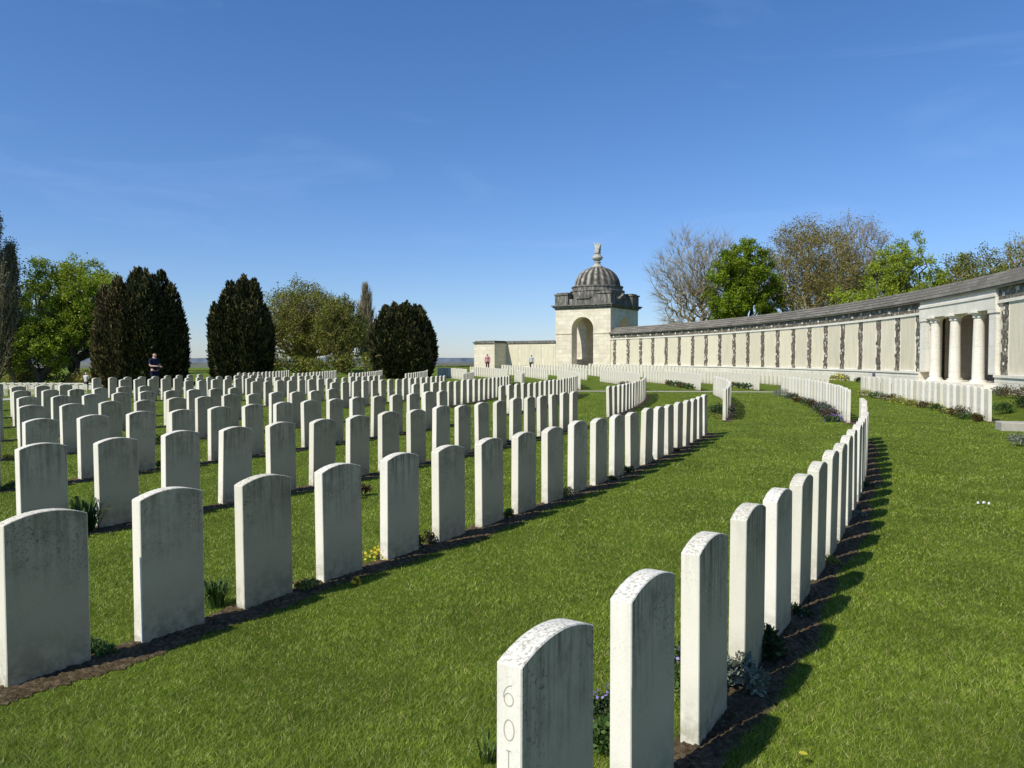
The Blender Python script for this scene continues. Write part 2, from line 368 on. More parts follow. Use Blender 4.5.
for ri,r in enumerate(radii):
    st=math.degrees(SP/r)
    b1=None
    if ri==1: b1=[-33.455+st*i for i in range(22)]
    elif ri==2: b1=[-33.41+st*i for i in range(21)]
    elif ri==3: b1=[-31.73+st*i for i in range(-3,18)]
    elif ri==4: b1=[-31.05+st*i for i in range(-4,15)]
    elif ri>4:
        e=-23.0+rnd.uniform(-.12,.12)-(.18*(ri-4)); b1=[e-st*i for i in range(int((33.6+e)/st)+1)][::-1]
    if b1: blocks.append((ri,1,b1))
    s0={0:-18.3,1:-19.45,2:-19.6,3:-19.6,4:-19.9}.get(ri,-19.6+.16*(ri-4)+rnd.uniform(-.1,.1))
    if ri==10: s0=-16.3
    if ri==10: s0=-16.95; st*=1.22
    blocks.append((ri,2,[s0+st*i for i in range(int((s0*-1-(8.15 if ri<4 else 8.7))/st)+1)]))
    st=math.degrees(SP/r)
    s0={0:-4.5,1:-4.5,2:-4.7}.get(ri,-4.7+rnd.uniform(-.1,.1))
    blocks.append((ri,3,[s0+st*i for i in range(int((6.8-s0)/st)+1)]))
    if ri<7:
        s0=10.2+rnd.uniform(-.1,.1); blocks.append((ri,4,[s0+st*i for i in range(int((21.5-s0)/st)+1)]))
stones=[]
for ri,b,angs in blocks:
    r=radii[ri]
    for i,a in enumerate(angs):
        ac=a+math.degrees(.19/r); p=pol(r-.038,ac); p.z=gz(p.x,p.y)+rnd.uniform(-.014,.012)
        px=512+F*p.x/p.y if p.y>.5 else -9e3
        vis=-60<px<1080
        stones.append(dict(p=p,rz=R_(ac+90)+rnd.uniform(-.012,.012),tilt=(rnd.gauss(0,.009),rnd.gauss(0,.010)),ri=ri,b=b,i=i,n=len(angs),vis=vis,d=p.y))
# section on the lower lawn beyond the path, stones turned to face the sun
low=[]
for k,(Y,x0,x1) in enumerate(((56.5,-12,104),(59.0,-8,116),(62.5,-12,60))):
    X=at(x0,Y); X1=at(x1,Y); i=0
    while X<X1:
        low.append(dict(p=Vector((X,Y,gz(X,Y)-.02)),rz=R_(-12)+rnd.uniform(-.02,.02),tilt=(0,0),ri=100+k,b=5,i=i,n=0,vis=True,d=Y)); X+=.66+(1.3 if rnd.random()<.12 else 0); i+=1
vis=sorted([s for s in stones if s['vis']],key=lambda s:s['d'])
single=vis[:300]; rest=vis[300:]+low
bname={1:'front',2:'middle',3:'third',4:'farthest'}
for s in single:
    o=bpy.data.objects.new('headstone',SM); COL.objects.link(o); o.location=s['p']; o.rotation_euler=(s['tilt'][0],s['tilt'][1],s['rz'])
    rowno=s['ri'] if s['b']==1 else s['ri']+1
    if s['b']==1 and s['ri'] in (1,2):
        side='row nearest the right lawn' if s['ri']==1 else 'row left of the mown strip'
        if s['i']==0: lab='headstone with numerals cut in its edge, nearest the camera at right' if s['ri']==1 else 'big grey headstone cut off by the left picture edge'
        else: lab=f"white headstone, {ordn2(s['i']+1)} from the camera in the curved {side}"
    else:
        lab=f"white headstone, {ordn2(s['n']-s['i'])} from far end of {ordn2(rowno)} row from right, {bname[s['b']]} block"
    if s['b']==2 and s['ri'] in (0,1):
        w='row along the memorial wall' if s['ri']==0 else 'row edged with purple flowers'
        lab=f"white headstone, {ordn2(s['i']+1)} from the near end of the sunlit {w}"
    tag(o,lab,'headstone','white headstones standing in curved rows'); s['o']=o
    if s['b']==1 and s['ri']==1 and s['i']==0: STONE0=o
# the remaining few hundred, small and far, as one object
tv=np.array([v.co[:] for v in SM.vertices]); tf=[tuple(p.vertices) for p in SM.polygons]
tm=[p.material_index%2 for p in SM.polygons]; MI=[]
V=[];Fs=[]
for s in rest:
    c,si=math.cos(s['rz']),math.sin(s['rz']); b=len(V)
    for x,y,z in tv: V.append((s['p'].x+x*c-y*si,s['p'].y+x*si+y*c,s['p'].z+z))
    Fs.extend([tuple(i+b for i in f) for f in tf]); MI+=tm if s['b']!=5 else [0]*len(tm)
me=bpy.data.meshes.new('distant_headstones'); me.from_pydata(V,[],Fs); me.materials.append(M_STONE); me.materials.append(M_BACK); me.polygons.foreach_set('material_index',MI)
o=bpy.data.objects.new('distant_headstones',me); COL.objects.link(o); tag(o,'hundreds of small white headstones in the farthest rows before the wall','headstones',None,'stuff')
# numerals cut in the near edge of the first stone: 6 0 1
def ribbon(pts,w,x0,closed=False):
    mb=MB(); P=[Vector((0,p[0],p[1])) for p in pts]; n=len(P)
    for i in range(n if closed else n-1):
        a,b=P[i],P[(i+1)%n]; d=(b-a).normalized(); nn=Vector((0,-d.z,d.y))
        wa=w[i] if hasattr(w,'__len__') else w; wb=w[(i+1)%n] if hasattr(w,'__len__') else w
        q=[a-nn*wa/2,b-nn*wb/2,b+nn*wb/2,a+nn*wa/2]; mb.face([(x0,p.y,p.z) for p in q])
    return mb
xe=-HW/2-.0006
def ell(cy,cz,ry,rz,a0,a1,n=24): return [(cy+ry*math.cos(R_(a0+(a1-a0)*i/n)),cz+rz*math.sin(R_(a0+(a1-a0)*i/n))) for i in range(n+1)]
# viewed from the end (-x side) the image-right is -y, so mirror y
def mir(pts): return [(-a,b) for a,b in pts]
for nm,ptsl,w in (('numeral',[ell(0,.688,.0135,.016,-360,0),ell(.012,.695,.0275,.030,95,190,12)],.0028),
                ('numeral',[ell(.001,.612,.0150,.026,0,360)],.0030),
                ('numeral',[[(0,.560),(0,.505)],[(-.007,.560),(.007,.560)],[(-.008,.505),(.008,.505)]],.0034)):
    mb=MB()
    for pts in ptsl:
        pts=mir(pts) if True else pts
        m2=ribbon(pts,w,xe); b=len(mb.v); mb.v+=m2.v; mb.f+=[tuple(i+b for i in f) for f in m2.f]; mb.uv+=m2.uv; mb.mi+=m2.mi
    mb.build(nm,M_NUM,STONE0)
# ------------------------------------------------------------------ soil beds along each row
def bed(r,a0,a1,fine):
    w0,w1=-.12,.15
    du=.02 if fine else .35; nrw=20 if fine else 3
    n=max(2,int(R_(a1-a0)*r/du)); V=[];Fc=[]
    for i in range(n+1):
        a=a0+(a1-a0)*i/n; u=R_(a)*r
        e0=.035*math.sin(u*2.3+r)+.02*math.sin(u*7.1+r*3)+(nr.uniform(-.012,.012) if fine else 0)
        e1=.035*math.sin(u*1.9+r*2)+.02*math.sin(u*6.3+r)+(nr.uniform(-.03,.02) if fine else 0)
        for j in range(nrw+1):
            t=j/nrw; p=pol(r+(w0+e0)*(1-t)+(w1+e1)*t,a); edge=min(t,1-t)
            z=gz(p.x,p.y)+.006+min(1,edge*6)*(.010+(nr.uniform(-.006,.008)+.006*math.sin(u*31+j*1.7)*math.sin(u*17+j*2.9) if fine else 0))
            V.append((p.x,p.y,z))
    m=nrw+1
    for i in range(n):
        for j in range(nrw): Fc.append((i*m+j,i*m+j+1,(i+1)*m+j+1,(i+1)*m+j))
    o=rawmesh('soil_bed',V,Fc,M_SOIL,smooth=False); tag(o,kind='structure')
for ri,b,angs in blocks:
    if b>=4 or (b==3 and ri>6): continue
    bed(radii[ri],angs[0]-.25,angs[-1]+math.degrees(.6/radii[ri]),b==1 and ri<=4)
# ------------------------------------------------------------------ grass blades on the near lawn
BR=[(radii[ri],angs[0]-.25,angs[-1]+.5) for ri,b,angs in blocks if b in (1,2)]
def grass(name,ymin,ymax,dens0,label_kind=True):
    N=dens0; k=1.25; u_=nr.random(N); y=(ymin**(-k+1)+(ymax**(-k+1)-ymin**(-k+1))*u_)**(1/(1-k))
    x=(nr.random(N)*2-1)*(.72*y+.3)
    r=np.hypot(x-CX,y-CY); a=np.degrees(np.arctan2(y-CY,x-CX)); keep=np.ones(len(y),bool)
    for R,a0,a1 in BR:
        u=np.radians(a)*R
        lo=R-.12+.035*np.sin(u*2.3+R)+.02*np.sin(u*7.1+R*3)+.015; hi=R+.15+.035*np.sin(u*1.9+R*2)+.02*np.sin(u*6.3+R)-.015
        keep&=~((r>lo)&(r<hi)&(a>a0)&(a<a1))
    x,y=x[keep],y[keep]; n=len(x)
    # patchiness
    pat=.5+.5*np.sin(x*3.1+np.sin(y*2.3)*1.7)*np.sin(y*2.7+np.sin(x*1.9)*2)
    h=(.011+.016*nr.random(n))*(.7+.6*pat); w=(.0013+.0009*nr.random(n))*(y/2.6)**.9
    th=nr.random(n)*2*np.pi; lean=h*(.3+1.5*nr.random(n)); la=nr.random(n)*2*np.pi
    z0=np.zeros(n)-.003
    V=np.empty((n,3,3)); dx,dy=np.cos(th)*w/2,np.sin(th)*w/2; lx,ly=np.cos(la)*lean,np.sin(la)*lean
    V[:,0]=np.stack([x-dx,y-dy,z0],1); V[:,1]=np.stack([x+dx,y+dy,z0],1); V[:,2]=np.stack([x+lx,y+ly,z0+h],1)
    F3=np.arange(n*3).reshape(n,3)
    o=rawmesh(name,V.reshape(-1,3),F3,M_BLADE); tag(o,'short mown green grass blades over the near lawn','grass',None,'stuff')
grass('grass',2.35,38.0,1500000)
# ------------------------------------------------------------------ plants
def leaf_cloud(n,cen,rad,size,rg,up=.3,aspect=.5):
    """n pointed leaf quads scattered in ellipsoid cen/rad"""
    d=rg.normal(size=(n,3)); d/=np.linalg.norm(d,axis=1)[:,None]; k=rg.random(n)**.45
    p=np.asarray(cen)+d*k[:,None]*np.asarray(rad)
    a=rg.normal(size=(n,3)); a[:,2]+=up; a+=d*.8; a/=np.linalg.norm(a,axis=1)[:,None]
    b=np.cross(a,rg.normal(size=(n,3))); b/=np.linalg.norm(b,axis=1)[:,None]
    s=size*(.6+.8*rg.random(n))[:,None]
    V=np.stack([p-a*s*.5,p+b*s*aspect*.5,p+a*s*.5,p-b*s*aspect*.5],1); return V.reshape(-1,3)
def quads(V): return np.arange(len(V)).reshape(-1,4)
ML={ 'green':leaf_mat('green_plant_leaves',[(0,(.025,.055,.012)),(.5,(.06,.12,.025)),(1,(.13,.20,.05))],.25,3),
     'dark':leaf_mat('dark_plant_leaves',[(0,(.014,.03,.010)),(.6,(.04,.075,.02)),(1,(.09,.13,.04))],.2,3),
     'grey':leaf_mat('silver_grey_leaves',[(0,(.10,.12,.08)),(.6,(.22,.25,.18)),(1,(.38,.40,.32))],.2,3),
     'lime':leaf_mat('yellow_green_leaves',[(0,(.10,.12,.02)),(.5,(.24,.25,.05)),(1,(.42,.40,.12))],.25,3),
     'rust':leaf_mat('reddish_brown_leaves',[(0,(.05,.025,.012)),(.5,(.13,.07,.03)),(1,(.10,.14,.04))],.2,3)}
MF={ 'purple':leaf_mat('purple_petals',[(0,(.16,.10,.36)),(.5,(.26,.18,.48)),(1,(.42,.33,.62))],.2,3),
     'mauve':leaf_mat('dusty_mauve_petals',[(0,(.13,.10,.18)),(.5,(.20,.17,.26)),(1,(.30,.26,.35))],.2,3),
     'yellow':leaf_mat('yellow_petals',[(0,(.60,.48,.03)),(1,(.85,.75,.10))],.2,3),
     'orange':leaf_mat('orange_yellow_petals',[(0,(.75,.36,.02)),(1,(.9,.6,.05))],.2,3)}
pseed=[100]
def plant(loc,rad,h,leaf,label,name='garden_plant',flower=None,n=700,ls=.035,nf=200,fs=.018,group=None,long=1.0,rz=0,cat='plant',ftop=True,aspect=.5):
    pseed[0]+=1; rg=np.random.default_rng(pseed[0]); loc=Vector(loc); loc.z=gz(loc.x,loc.y)+loc.z
    e=empty(name,loc,label,cat,group,rz)
    VV=[]; m=max(4,int(rad*h*160))
    m=min(m,14)
    for i in range(m):
        a=rg.random()*6.28; q=rg.random()**.5*.7; cz=h*(.25+.5*rg.random()*(1-q*.6))
        VV.append(leaf_cloud(max(12,n//m),(math.cos(a)*q*rad*long,math.sin(a)*q*rad,cz),(rad*.42,rad*.42,h*.32),ls,rg,aspect=aspect))
    V=np.concatenate(VV); V[:,2]=np.abs(V[:,2]); rawmesh('leaves',V,quads(V),ML[leaf],e)
    if flower:
        d=rg.normal(size=(nf,3)); d[:,2]=np.abs(d[:,2])*1.2; d/=np.linalg.norm(d,axis=1)[:,None]
        p=d*np.array([rad*.95*long,rad*.95,h*.92])*(.85+.2*rg.random(nf))[:,None]
        a=rg.normal(size=(nf,3)); a/=np.linalg.norm(a,axis=1)[:,None]; b=np.cross(a,rg.normal(size=(nf,3))); b/=np.linalg.norm(b,axis=1)[:,None]
        s=fs; V=np.stack([p-a*s*.5,p+b*s*.5,p+a*s*.5,p-b*s*.5],1).reshape(-1,3); rawmesh('flowers',V,quads(V),MF[flower],e)
    return e
def spiky(loc,rad,h,label,n=70,name='sword_leaved_plant',mat='green',w=.022):
    pseed[0]+=1; rg=np.random.default_rng(pseed[0]); mb=MB()
    for i in range(n):
        a=rg.random()*6.283; q=rg.random()*rad*.35; out=rad*(.2+.8*rg.random()); hh=h*(.55+.45*rg.random())
        b=Vector((math.cos(a)*q,math.sin(a)*q,0)); d=Vector((math.cos(a),math.sin(a),0)); sd=Vector((-d.y,d.x,0))*w/2
        p=[b,b+d*out*.25+Vector((0,0,hh*.55)),b+d*out*.6+Vector((0,0,hh*.92)),b+d*out+Vector((0,0,hh*(.75+.25*rg.random())))]
        base=len(mb.v)
        mb.v+= [tuple(p[0]-sd),tuple(p[0]+sd),tuple(p[1]-sd),tuple(p[1]+sd),tuple(p[2]-sd*.7),tuple(p[2]+sd*.7),tuple(p[3])]
        for f in ((0,1,3,2),(2,3,5,4),(4,5,6)): mb.f.append(tuple(base+k for k in f)); mb.uv+=[(0,0)]*len(f); mb.mi.append(0)
    o=mb.build(name,ML[mat]); loc=Vector(loc); loc.z+=gz(loc.x,loc.y); o.location=loc; tag(o,label,'plant'); return o
# --- around the right-hand row
plant(gp(592,752),.13,.17,'green','low leafy plant at the foot of the numbered front headstone, right side','garden_plant',None,700,.03)
plant(gp(688,712),.10,.36,'green','bushy plant with small purple flowers behind second headstone of right row','garden_plant','purple',900,.025,45,.016)
plant(gp(605,724),.10,.20,'dark','purple flowering plant between the first two headstones at right','garden_plant','purple',500,.025,60,.016)
plant(gp(744,690),.13,.22,'grey','grey-green leafy shrub between third and fourth stones of the right row','small_shrub',None,1000,.032)
plant(gp(771,655),.15,.22,'dark','dark green shrub in the shade beside fourth stone of right row','small_shrub',None,1200,.03)
spiky(gp(488,764),.10,.12,'grassy tuft at the left foot of the numbered front headstone',26,'grass_tuft',w=.008)
# --- along the left row
spiky(gp(216,607),.15,.20,'grassy plant left of third headstone in left row',110,'sword_leaved_plant',w=.010)
plant(gp(103,652),.15,.10,'green','low creeping green plant between first two headstones of left row','garden_plant',None,600,.022)
spiky(gp(88,533),.24,.36,'tall sword-leaved plant between two stones of the second left row',60,'sword_leaved_plant')
plant(gp(379,559),.13,.10,'lime','low clump of yellow primroses beside fifth stone of left row','flowering_plant','yellow',300,.03,130,.022)
plant(gp(356,584),.035,.05,'green','single orange-yellow flower at the bed edge of left row','flower','orange',16,.02,26,.028)
plant(gp(357,497),.17,.16,'rust','reddish brown plant between stones of the second left row','garden_plant',None,500,.03)
plant(gp(240,437),.30,.12,'grey','pale low plant in the fourth left row','garden_plant','mauve',300,.03,100,.03)
AR={(ri,b):a for ri,b,a in blocks}
for ri,nm,gaps in ((2,'left row',(2,4,6,8,10,11,13,15)),(3,'second left row',(2,5,7,9,12,14)),(4,'third left row',(3,6,8,11)),(1,'right-hand row',(4,6,9,12)),(5,'fourth left row',(5,9,12))):
    for k_ in gaps:
        a_=AR[(ri,1)][k_]+math.degrees(.50/radii[ri]); p_=pol(radii[ri]+rnd.uniform(-.10,.02),a_); lf=rnd.choice(['green','dark','rust','lime','grey'])
        plant(p_,rnd.uniform(.09,.16),rnd.uniform(.07,.19),lf,f"small {dict(green='green',dark='dark green',rust='reddish',lime='yellow-green',grey='silvery')[lf]} plant after the {ordn(k_+1)} headstone of the {nm}",'bed_plant',rnd.choice([None,None,'mauve','yellow']),420,.026,14,.014)
# --- purple edging along the second block of the right row
bl={(ri,b):angs for ri,b,angs in blocks}
def along(ri,b,off,k): a=bl[(ri,b)][0]; return pol(radii[ri]+off,a+k)
for i,(k,rad,h,lf,fl) in enumerate(((.25,.26,.22,'green','purple'),(.95,.28,.30,'rust','mauve'),(1.7,.26,.28,'rust','mauve'),(2.4,.30,.33,'green','mauve'),(3.3,.30,.34,'dark','mauve'),(4.5,.28,.3,'rust',None),(5.5,.28,.28,'green','mauve'),(7.0,.3,.25,'rust',None),(8.6,.32,.3,'dark','mauve'),(10.2,.42,.4,'grey','mauve'))):
    plant(along(1,2,-.34,k),rad,h,lf,f"{['bright purple flowering clump','mauve flowering clump','dusty mauve mound','mauve lavender mound','dark mauve tinged mound','reddish brown clump','green mauve clump','rusty low clump','dark clump with mauve tips','silver mauve mound'][i]}, {ordn(i+1)} from near end before sunlit row",'flowering_plant',fl,700,.045,110,.03,'flowering plants edging the sunlit headstone row')
for i,(k,rad,h,lf,fl) in enumerate(((.0,.22,.20,'rust',None),(.55,.32,.24,'green',None),(1.2,.30,.36,'rust',None),(2.1,.26,.20,'lime',None),(2.9,.30,.28,'green','yellow'),(4.0,.33,.30,'rust',None),(4.9,.30,.25,'lime','yellow'),(6.1,.34,.28,'lime','yellow'),(7.2,.36,.33,'rust',None),(8.3,.4,.35,'green',None),(9.4,.4,.4,'lime','yellow'))):
    plant(along(0,2,-.34,k),rad,h,lf,f"{['low russet plant','spreading green plant','tall reddish bush','yellow-green low plant','green plant with yellow flowers','russet bush','yellow flowering clump','pale yellow clump','russet green bush','green mound','bright yellow-green bush'][i]}, {ordn(i+1)} from near end of wall-side row",'garden_plant',fl,700,.045,60,.03,'garden plants edging the wall-side headstone row')
plant(along(2,2,-.25,1.1),.40,.40,'dark','dark bush at the near end of short row before the wall','small_shrub',None,1200,.05)
plant(along(2,2,-.35,.45),.22,.18,'lime','small yellow-green plant in front of dark bush','garden_plant',None,300,.04)
j=0
for ri,ks in ((2,(.9,2.1,3.0,4.3,5.6)),(1,(.8,1.9,3.1)),(3,(1.0,2.2,3.6)),(0,(.8,2.0,3.5)),(5,(.6,1.6))):
    for k in ks:
        j+=1; plant(along(ri,3,-.4,k),.38,.38,['dark','green','rust'][j%3],f"{['dark','green','russet'][j%3]} bush number {j} of those before the third headstone block".replace(f'number {j} of those',f'{ordn(j)} from right'),'small_shrub',None,260,.09,group='bushes at the foot of the third headstone block')
for i,(x,y,Rd,h,lf) in enumerate(((838,386,.5,.45,'lime'),(850,386,.5,.4,'green'),(862,388,.4,.35,'dark'))):
    plant(gp(x,y),Rd,h,lf,['yellow flowering bush left of the wall-side row','green bush next to the yellow one before the wall','dark bush at far end of the wall-side row'][i],'small_shrub','yellow' if i==0 else None,500,.08,150,.06)
# --- bed at the right edge
for i,(x,y,Rd,h,lf) in enumerate(((1003,415,.35,.40,'green'),(1022,414,.38,.45,'dark'),(1045,416,.4,.45,'green'),(1012,408,.5,.5,'rust'),(1036,408,.5,.5,'dark'),(1000,405,.35,.40,'grey'))):
    plant(gp(x,y),Rd,h,lf,['fresh green bush right of the wall-side row end','dark bush at the right picture edge','green bush cut by the right picture edge','reddish bush behind the green ones at right','dark rear bush at the right edge','pale grey shrub right behind the last wall-side headstone'][i],'small_shrub',None,900,.05)
plant(gp(1016,446),.20,.26,'grey','silvery grey plant beside the stone kerb at right edge','garden_plant',None,700,.035)
mb=MB(); a=gp(1001,431); b_=a+Vector((2.6,-.9,0)); d=(b_-a); mb.box(((a.x+b_.x)/2+.1,(a.y+b_.y)/2+.25,.05),(d.length,.5,.26),math.atan2(d.y,d.x)); o=mb.build('stone_kerb',M_PATH,bevel=.015,merge=True); tag(o,'low pale stone kerb at the right edge of the lawn','kerb')
# small white tags and dandelions in the right lawn
for i,(x,y) in enumerate(((978,504.5),(984,504.2),(989,505))):
    p=gp(x,y); mb=MB(); mb.box((0,0,.012),(.035 if i else .02,.02,.022),.4*i,.7); o=mb.build('white_lawn_marker',plain('white_plastic',(.8,.8,.78)),loc=p+Vector((0,0,.008)),bevel=.003,merge=True); tag(o,['left','middle','right'][i]+' one of three tiny white markers in the right lawn','marker','tiny white markers in the lawn')
for i,(x,y) in enumerate(((689,511),(748,483),(586,525),(720,700),(803,766))):
    p=gp(x,y); e=empty('dandelion',p,['yellow dandelion left of centre in the grass strip','yellow dandelion right of centre beyond the front rows','small yellow dandelion before the left row','tiny dandelion near the front right stones','yellow dandelion at the bottom picture edge'][i],'flower','dandelions in the grass')
    mb=MB(); mb.tube([(0,0,0),(0,0,.045)],.0015,5); mb.build('stem',ML['green'],e)
    mb=MB()
    for k in range(10): t=k*.628; mb.face([(0,0,.046),(.014*math.cos(t-.25),.014*math.sin(t-.25),.049),(.017*math.cos(t),.017*math.sin(t),.050),(.014*math.cos(t+.25),.014*math.sin(t+.25),.049)])
    mb.build('petals',MF['yellow'],e)
# ------------------------------------------------------------------ paths
mb=MB(); mb.arc(30,77.6,-6.35,-6.35,0,0,1) if False else None
V=[];Fc=[]
A=pol(0.01,-6.0); D=(pol(78,-6.0)-pol(0.01,-6.0)).normalized(); Nn=Vector((-D.y,D.x,0))
ks=list(np.arange(30,77.6,1.0))
for k in ks:
    for s in (-.5,.5):
        p=Vector((CX,CY,0))+D*k+Nn*s; V.append((p.x,p.y,gz(p.x,p.y)+.012))
for i in range(len(ks)-1): Fc.append((2*i,2*i+2,2*i+3,2*i+1))
o=rawmesh('paved_path',V,Fc,M_PATH); tag(o,kind='structure')
# path round the inner edge of the rows, in front of the lower lawn
mb=MB(); n=60; a0,a1=-40,6
for i in range(n):
    b0=a0+(a1-a0)*i/n; b1=a0+(a1-a0)*(i+1)/n; q=[]
    for r,b in ((44.2,b0),(45.6,b0),(45.6,b1),(44.2,b1)): p=pol(r,b); q.append((p.x,p.y,gz(p.x,p.y)+.014))
    mb.face(q)
o=mb.build('curved_path',M_PATH); tag(o,kind='structure')
# low wall beyond the lower lawn at the left
mb=MB(); p0=Vector((at(-60,67),67,0)); p1=Vector((at(118,67),67,0)); L=(p1-p0).length
mb.box(((p0.x+p1.x)/2,67,-1.2+.27),(L,.4,.56)); mb.box(((p0.x+p1.x)/2,67,-.64),(L+.1,.52,.08))
o=mb.build('low_stone_wall',M_TRIM); tag(o,'low pale stone wall beneath the trees at far left','wall')
# ------------------------------------------------------------------ the memorial wall
WR=80.8
W=empty('memorial_wall',pol(WR,0,.3),'long curved cream stone memorial wall with dark flint strips and grey roof','wall')
Winv=Matrix.Translation(-W.location)
def wpart(mb,name,mat,**k):
    mb.v=[(x-W.location.x,y-W.location.y,z-W.location.z) for x,y,z in mb.v]; return mb.build(name,mat,W,**k)
def ang_at(x,r=WR):           # angle where the column x meets the wall face
    t=(x-512)/F; a=1+t*t; b=-2*CX*t-2*CY; c=CX*CX+CY*CY-r*r
    Z=(-b+math.sqrt(b*b-4*a*c))/(2*a); return math.degrees(math.atan2(Z-CY,t*Z-CX))
AE=ang_at(610.0)-.05          # pavilion end
strips_x=[614.5,628,640.5,652.5,666,679,692.5,705.8,719.5,733.8,747.5,762.3,777.3,793,809,825.2,842,859.9,878,897,917.8]
sa=[ang_at(x) for x in strips_x]
bay0,bay1=ang_at(922.5),ang_at(997.5)     # column bay
sr=[ang_at(1004)]; pit=(sa[-6]-sa[-1])/5
while sr[-1]>-24: sr.append(sr[-1]-pit)
AL=sr[-1]
BZ=.2
bf=ang_at(921.0)
mb=MB()
for a0,a1 in ((bf,AE),(AL,bay1)): mb.arc(WR+.03,WR+.9,a0,a1,BZ-.6,4.16)
wpart(mb,'wall_core',M_WALL)
mb=MB()
for a0,a1 in ((bf,AE),(AL,bay1)): mb.arc(WR-.10,WR+.02,a0,a1,BZ-.6,.86); 
wpart(mb,'plinth',M_PLINTH)
mb=MB()
for a0,a1 in ((bf,AE),(AL,bay1)): mb.arc(WR-.15,WR+.025,a0,a1,.863,.95)
wpart(mb,'plinth_moulding',M_TRIM)
mb=MB()
for a0,a1 in ((bf,AE),(AL,bay1)): mb.arc(WR-.06,WR+.025,a0,a1,3.545,3.66)
wpart(mb,'string_course',M_TRIM)
mb=MB(); mb.m=0
for a0,a1 in ((bf,AE),(AL,bay1)): mb.arc(WR-.015,WR+.025,a0,a1,3.663,4.10)
mb.m=1
a=AE-.4
k=0
while a>AL:
    if not (bay1-.3<a<bf+.3): mb.arc(WR-.03,WR-.017,a-.07,a+.07,3.80+.1*(k%2),3.93+.1*(k%2),1)
    a-=pit*.5; k+=1
wpart(mb,'flint_frieze',[M_FLINT,M_TRIM])
# roof: three overlapping courses of slabs over eaves
mb=MB()
mb.arc(WR-.20,WR+1.1,AL,AE,4.103,4.17)
mb.arc(WR-.24,WR+.25,AL,AE,4.175,4.30,z0b=4.175,z1b=4.36)
mb.arc(WR+.0,WR+.50,AL,AE,4.31,4.47,z0b=4.37,z1b=4.53)
mb.arc(WR+.24,WR+.75,AL,AE,4.48,4.64,z0b=4.54,z1b=4.70)
mb.arc(WR+.48,WR+1.0,AL,AE,4.65,4.80,z0b=4.5,z1b=4.84)
wpart(mb,'roof',M_ROOF)
for rr_,zz in ((WR-.002,4.30),(WR+.238,4.47),(WR+.478,4.64)):
    mb=MB(); mb.arc(rr_-.012,rr_+.01,AL,AE,zz+.004,zz+.062); wpart(mb,'roof_shadow_line',M_ROOF_SHADOW)  # thin dark strips paint the shadow line below each course
# flint strips with toothed edges, and the name panels between them
def strip(a):
    mb=MB(); z=.955; k=0; rr=random.Random(int(a*1000)); hw=math.degrees(.27/WR)
    while z<3.53:
        h=min(.165,3.54-z); w0=hw*(1.0 if rr.random()<.5 else .66)*rr.uniform(.92,1.08); w1=hw*(1.0 if rr.random()<.5 else .66)*rr.uniform(.92,1.08)
        mb.m=0; mb.arc(WR-.01,WR+.028,a-w0,a+w1,z,z+h,1)
        if rr.random()<.16: mb.m=1; o_=rr.uniform(-.5,.5)*hw; mb.arc(WR-.018,WR-.012,a+o_-hw*.2,a+o_+hw*.24,z+.03,z+h-.03,1)
        z+=h; k+=1
    wpart(mb,'flint_strip',[M_FLINT,M_TRIM])
alls=sa+sr
for a in alls: strip(a)
def panel(a0,a1):
    h=math.degrees(.36/WR); mb=MB(); mb.arc(WR+.0,WR+.029,a0+h,a1-h,1.03,3.47); wpart(mb,'name_panel',M_PANEL)
    mb=MB(); g=math.degrees(.035/WR)
    for b0,b1,z0,z1 in ((a0+h-g,a1-h+g,.953,1.027),(a0+h-g,a1-h+g,3.473,3.542),): mb.arc(WR-.012,WR+.029,b0,b1,z0,z1)
    for b in (a0+h-g,a1-h): mb.arc(WR-.012,WR+.029,b,b+g,1.027,3.473,1)
    wpart(mb,'panel_frame',M_TRIM)
for L in (sa,sr):
    for i in range(len(L)-1): panel(L[i+1],L[i])
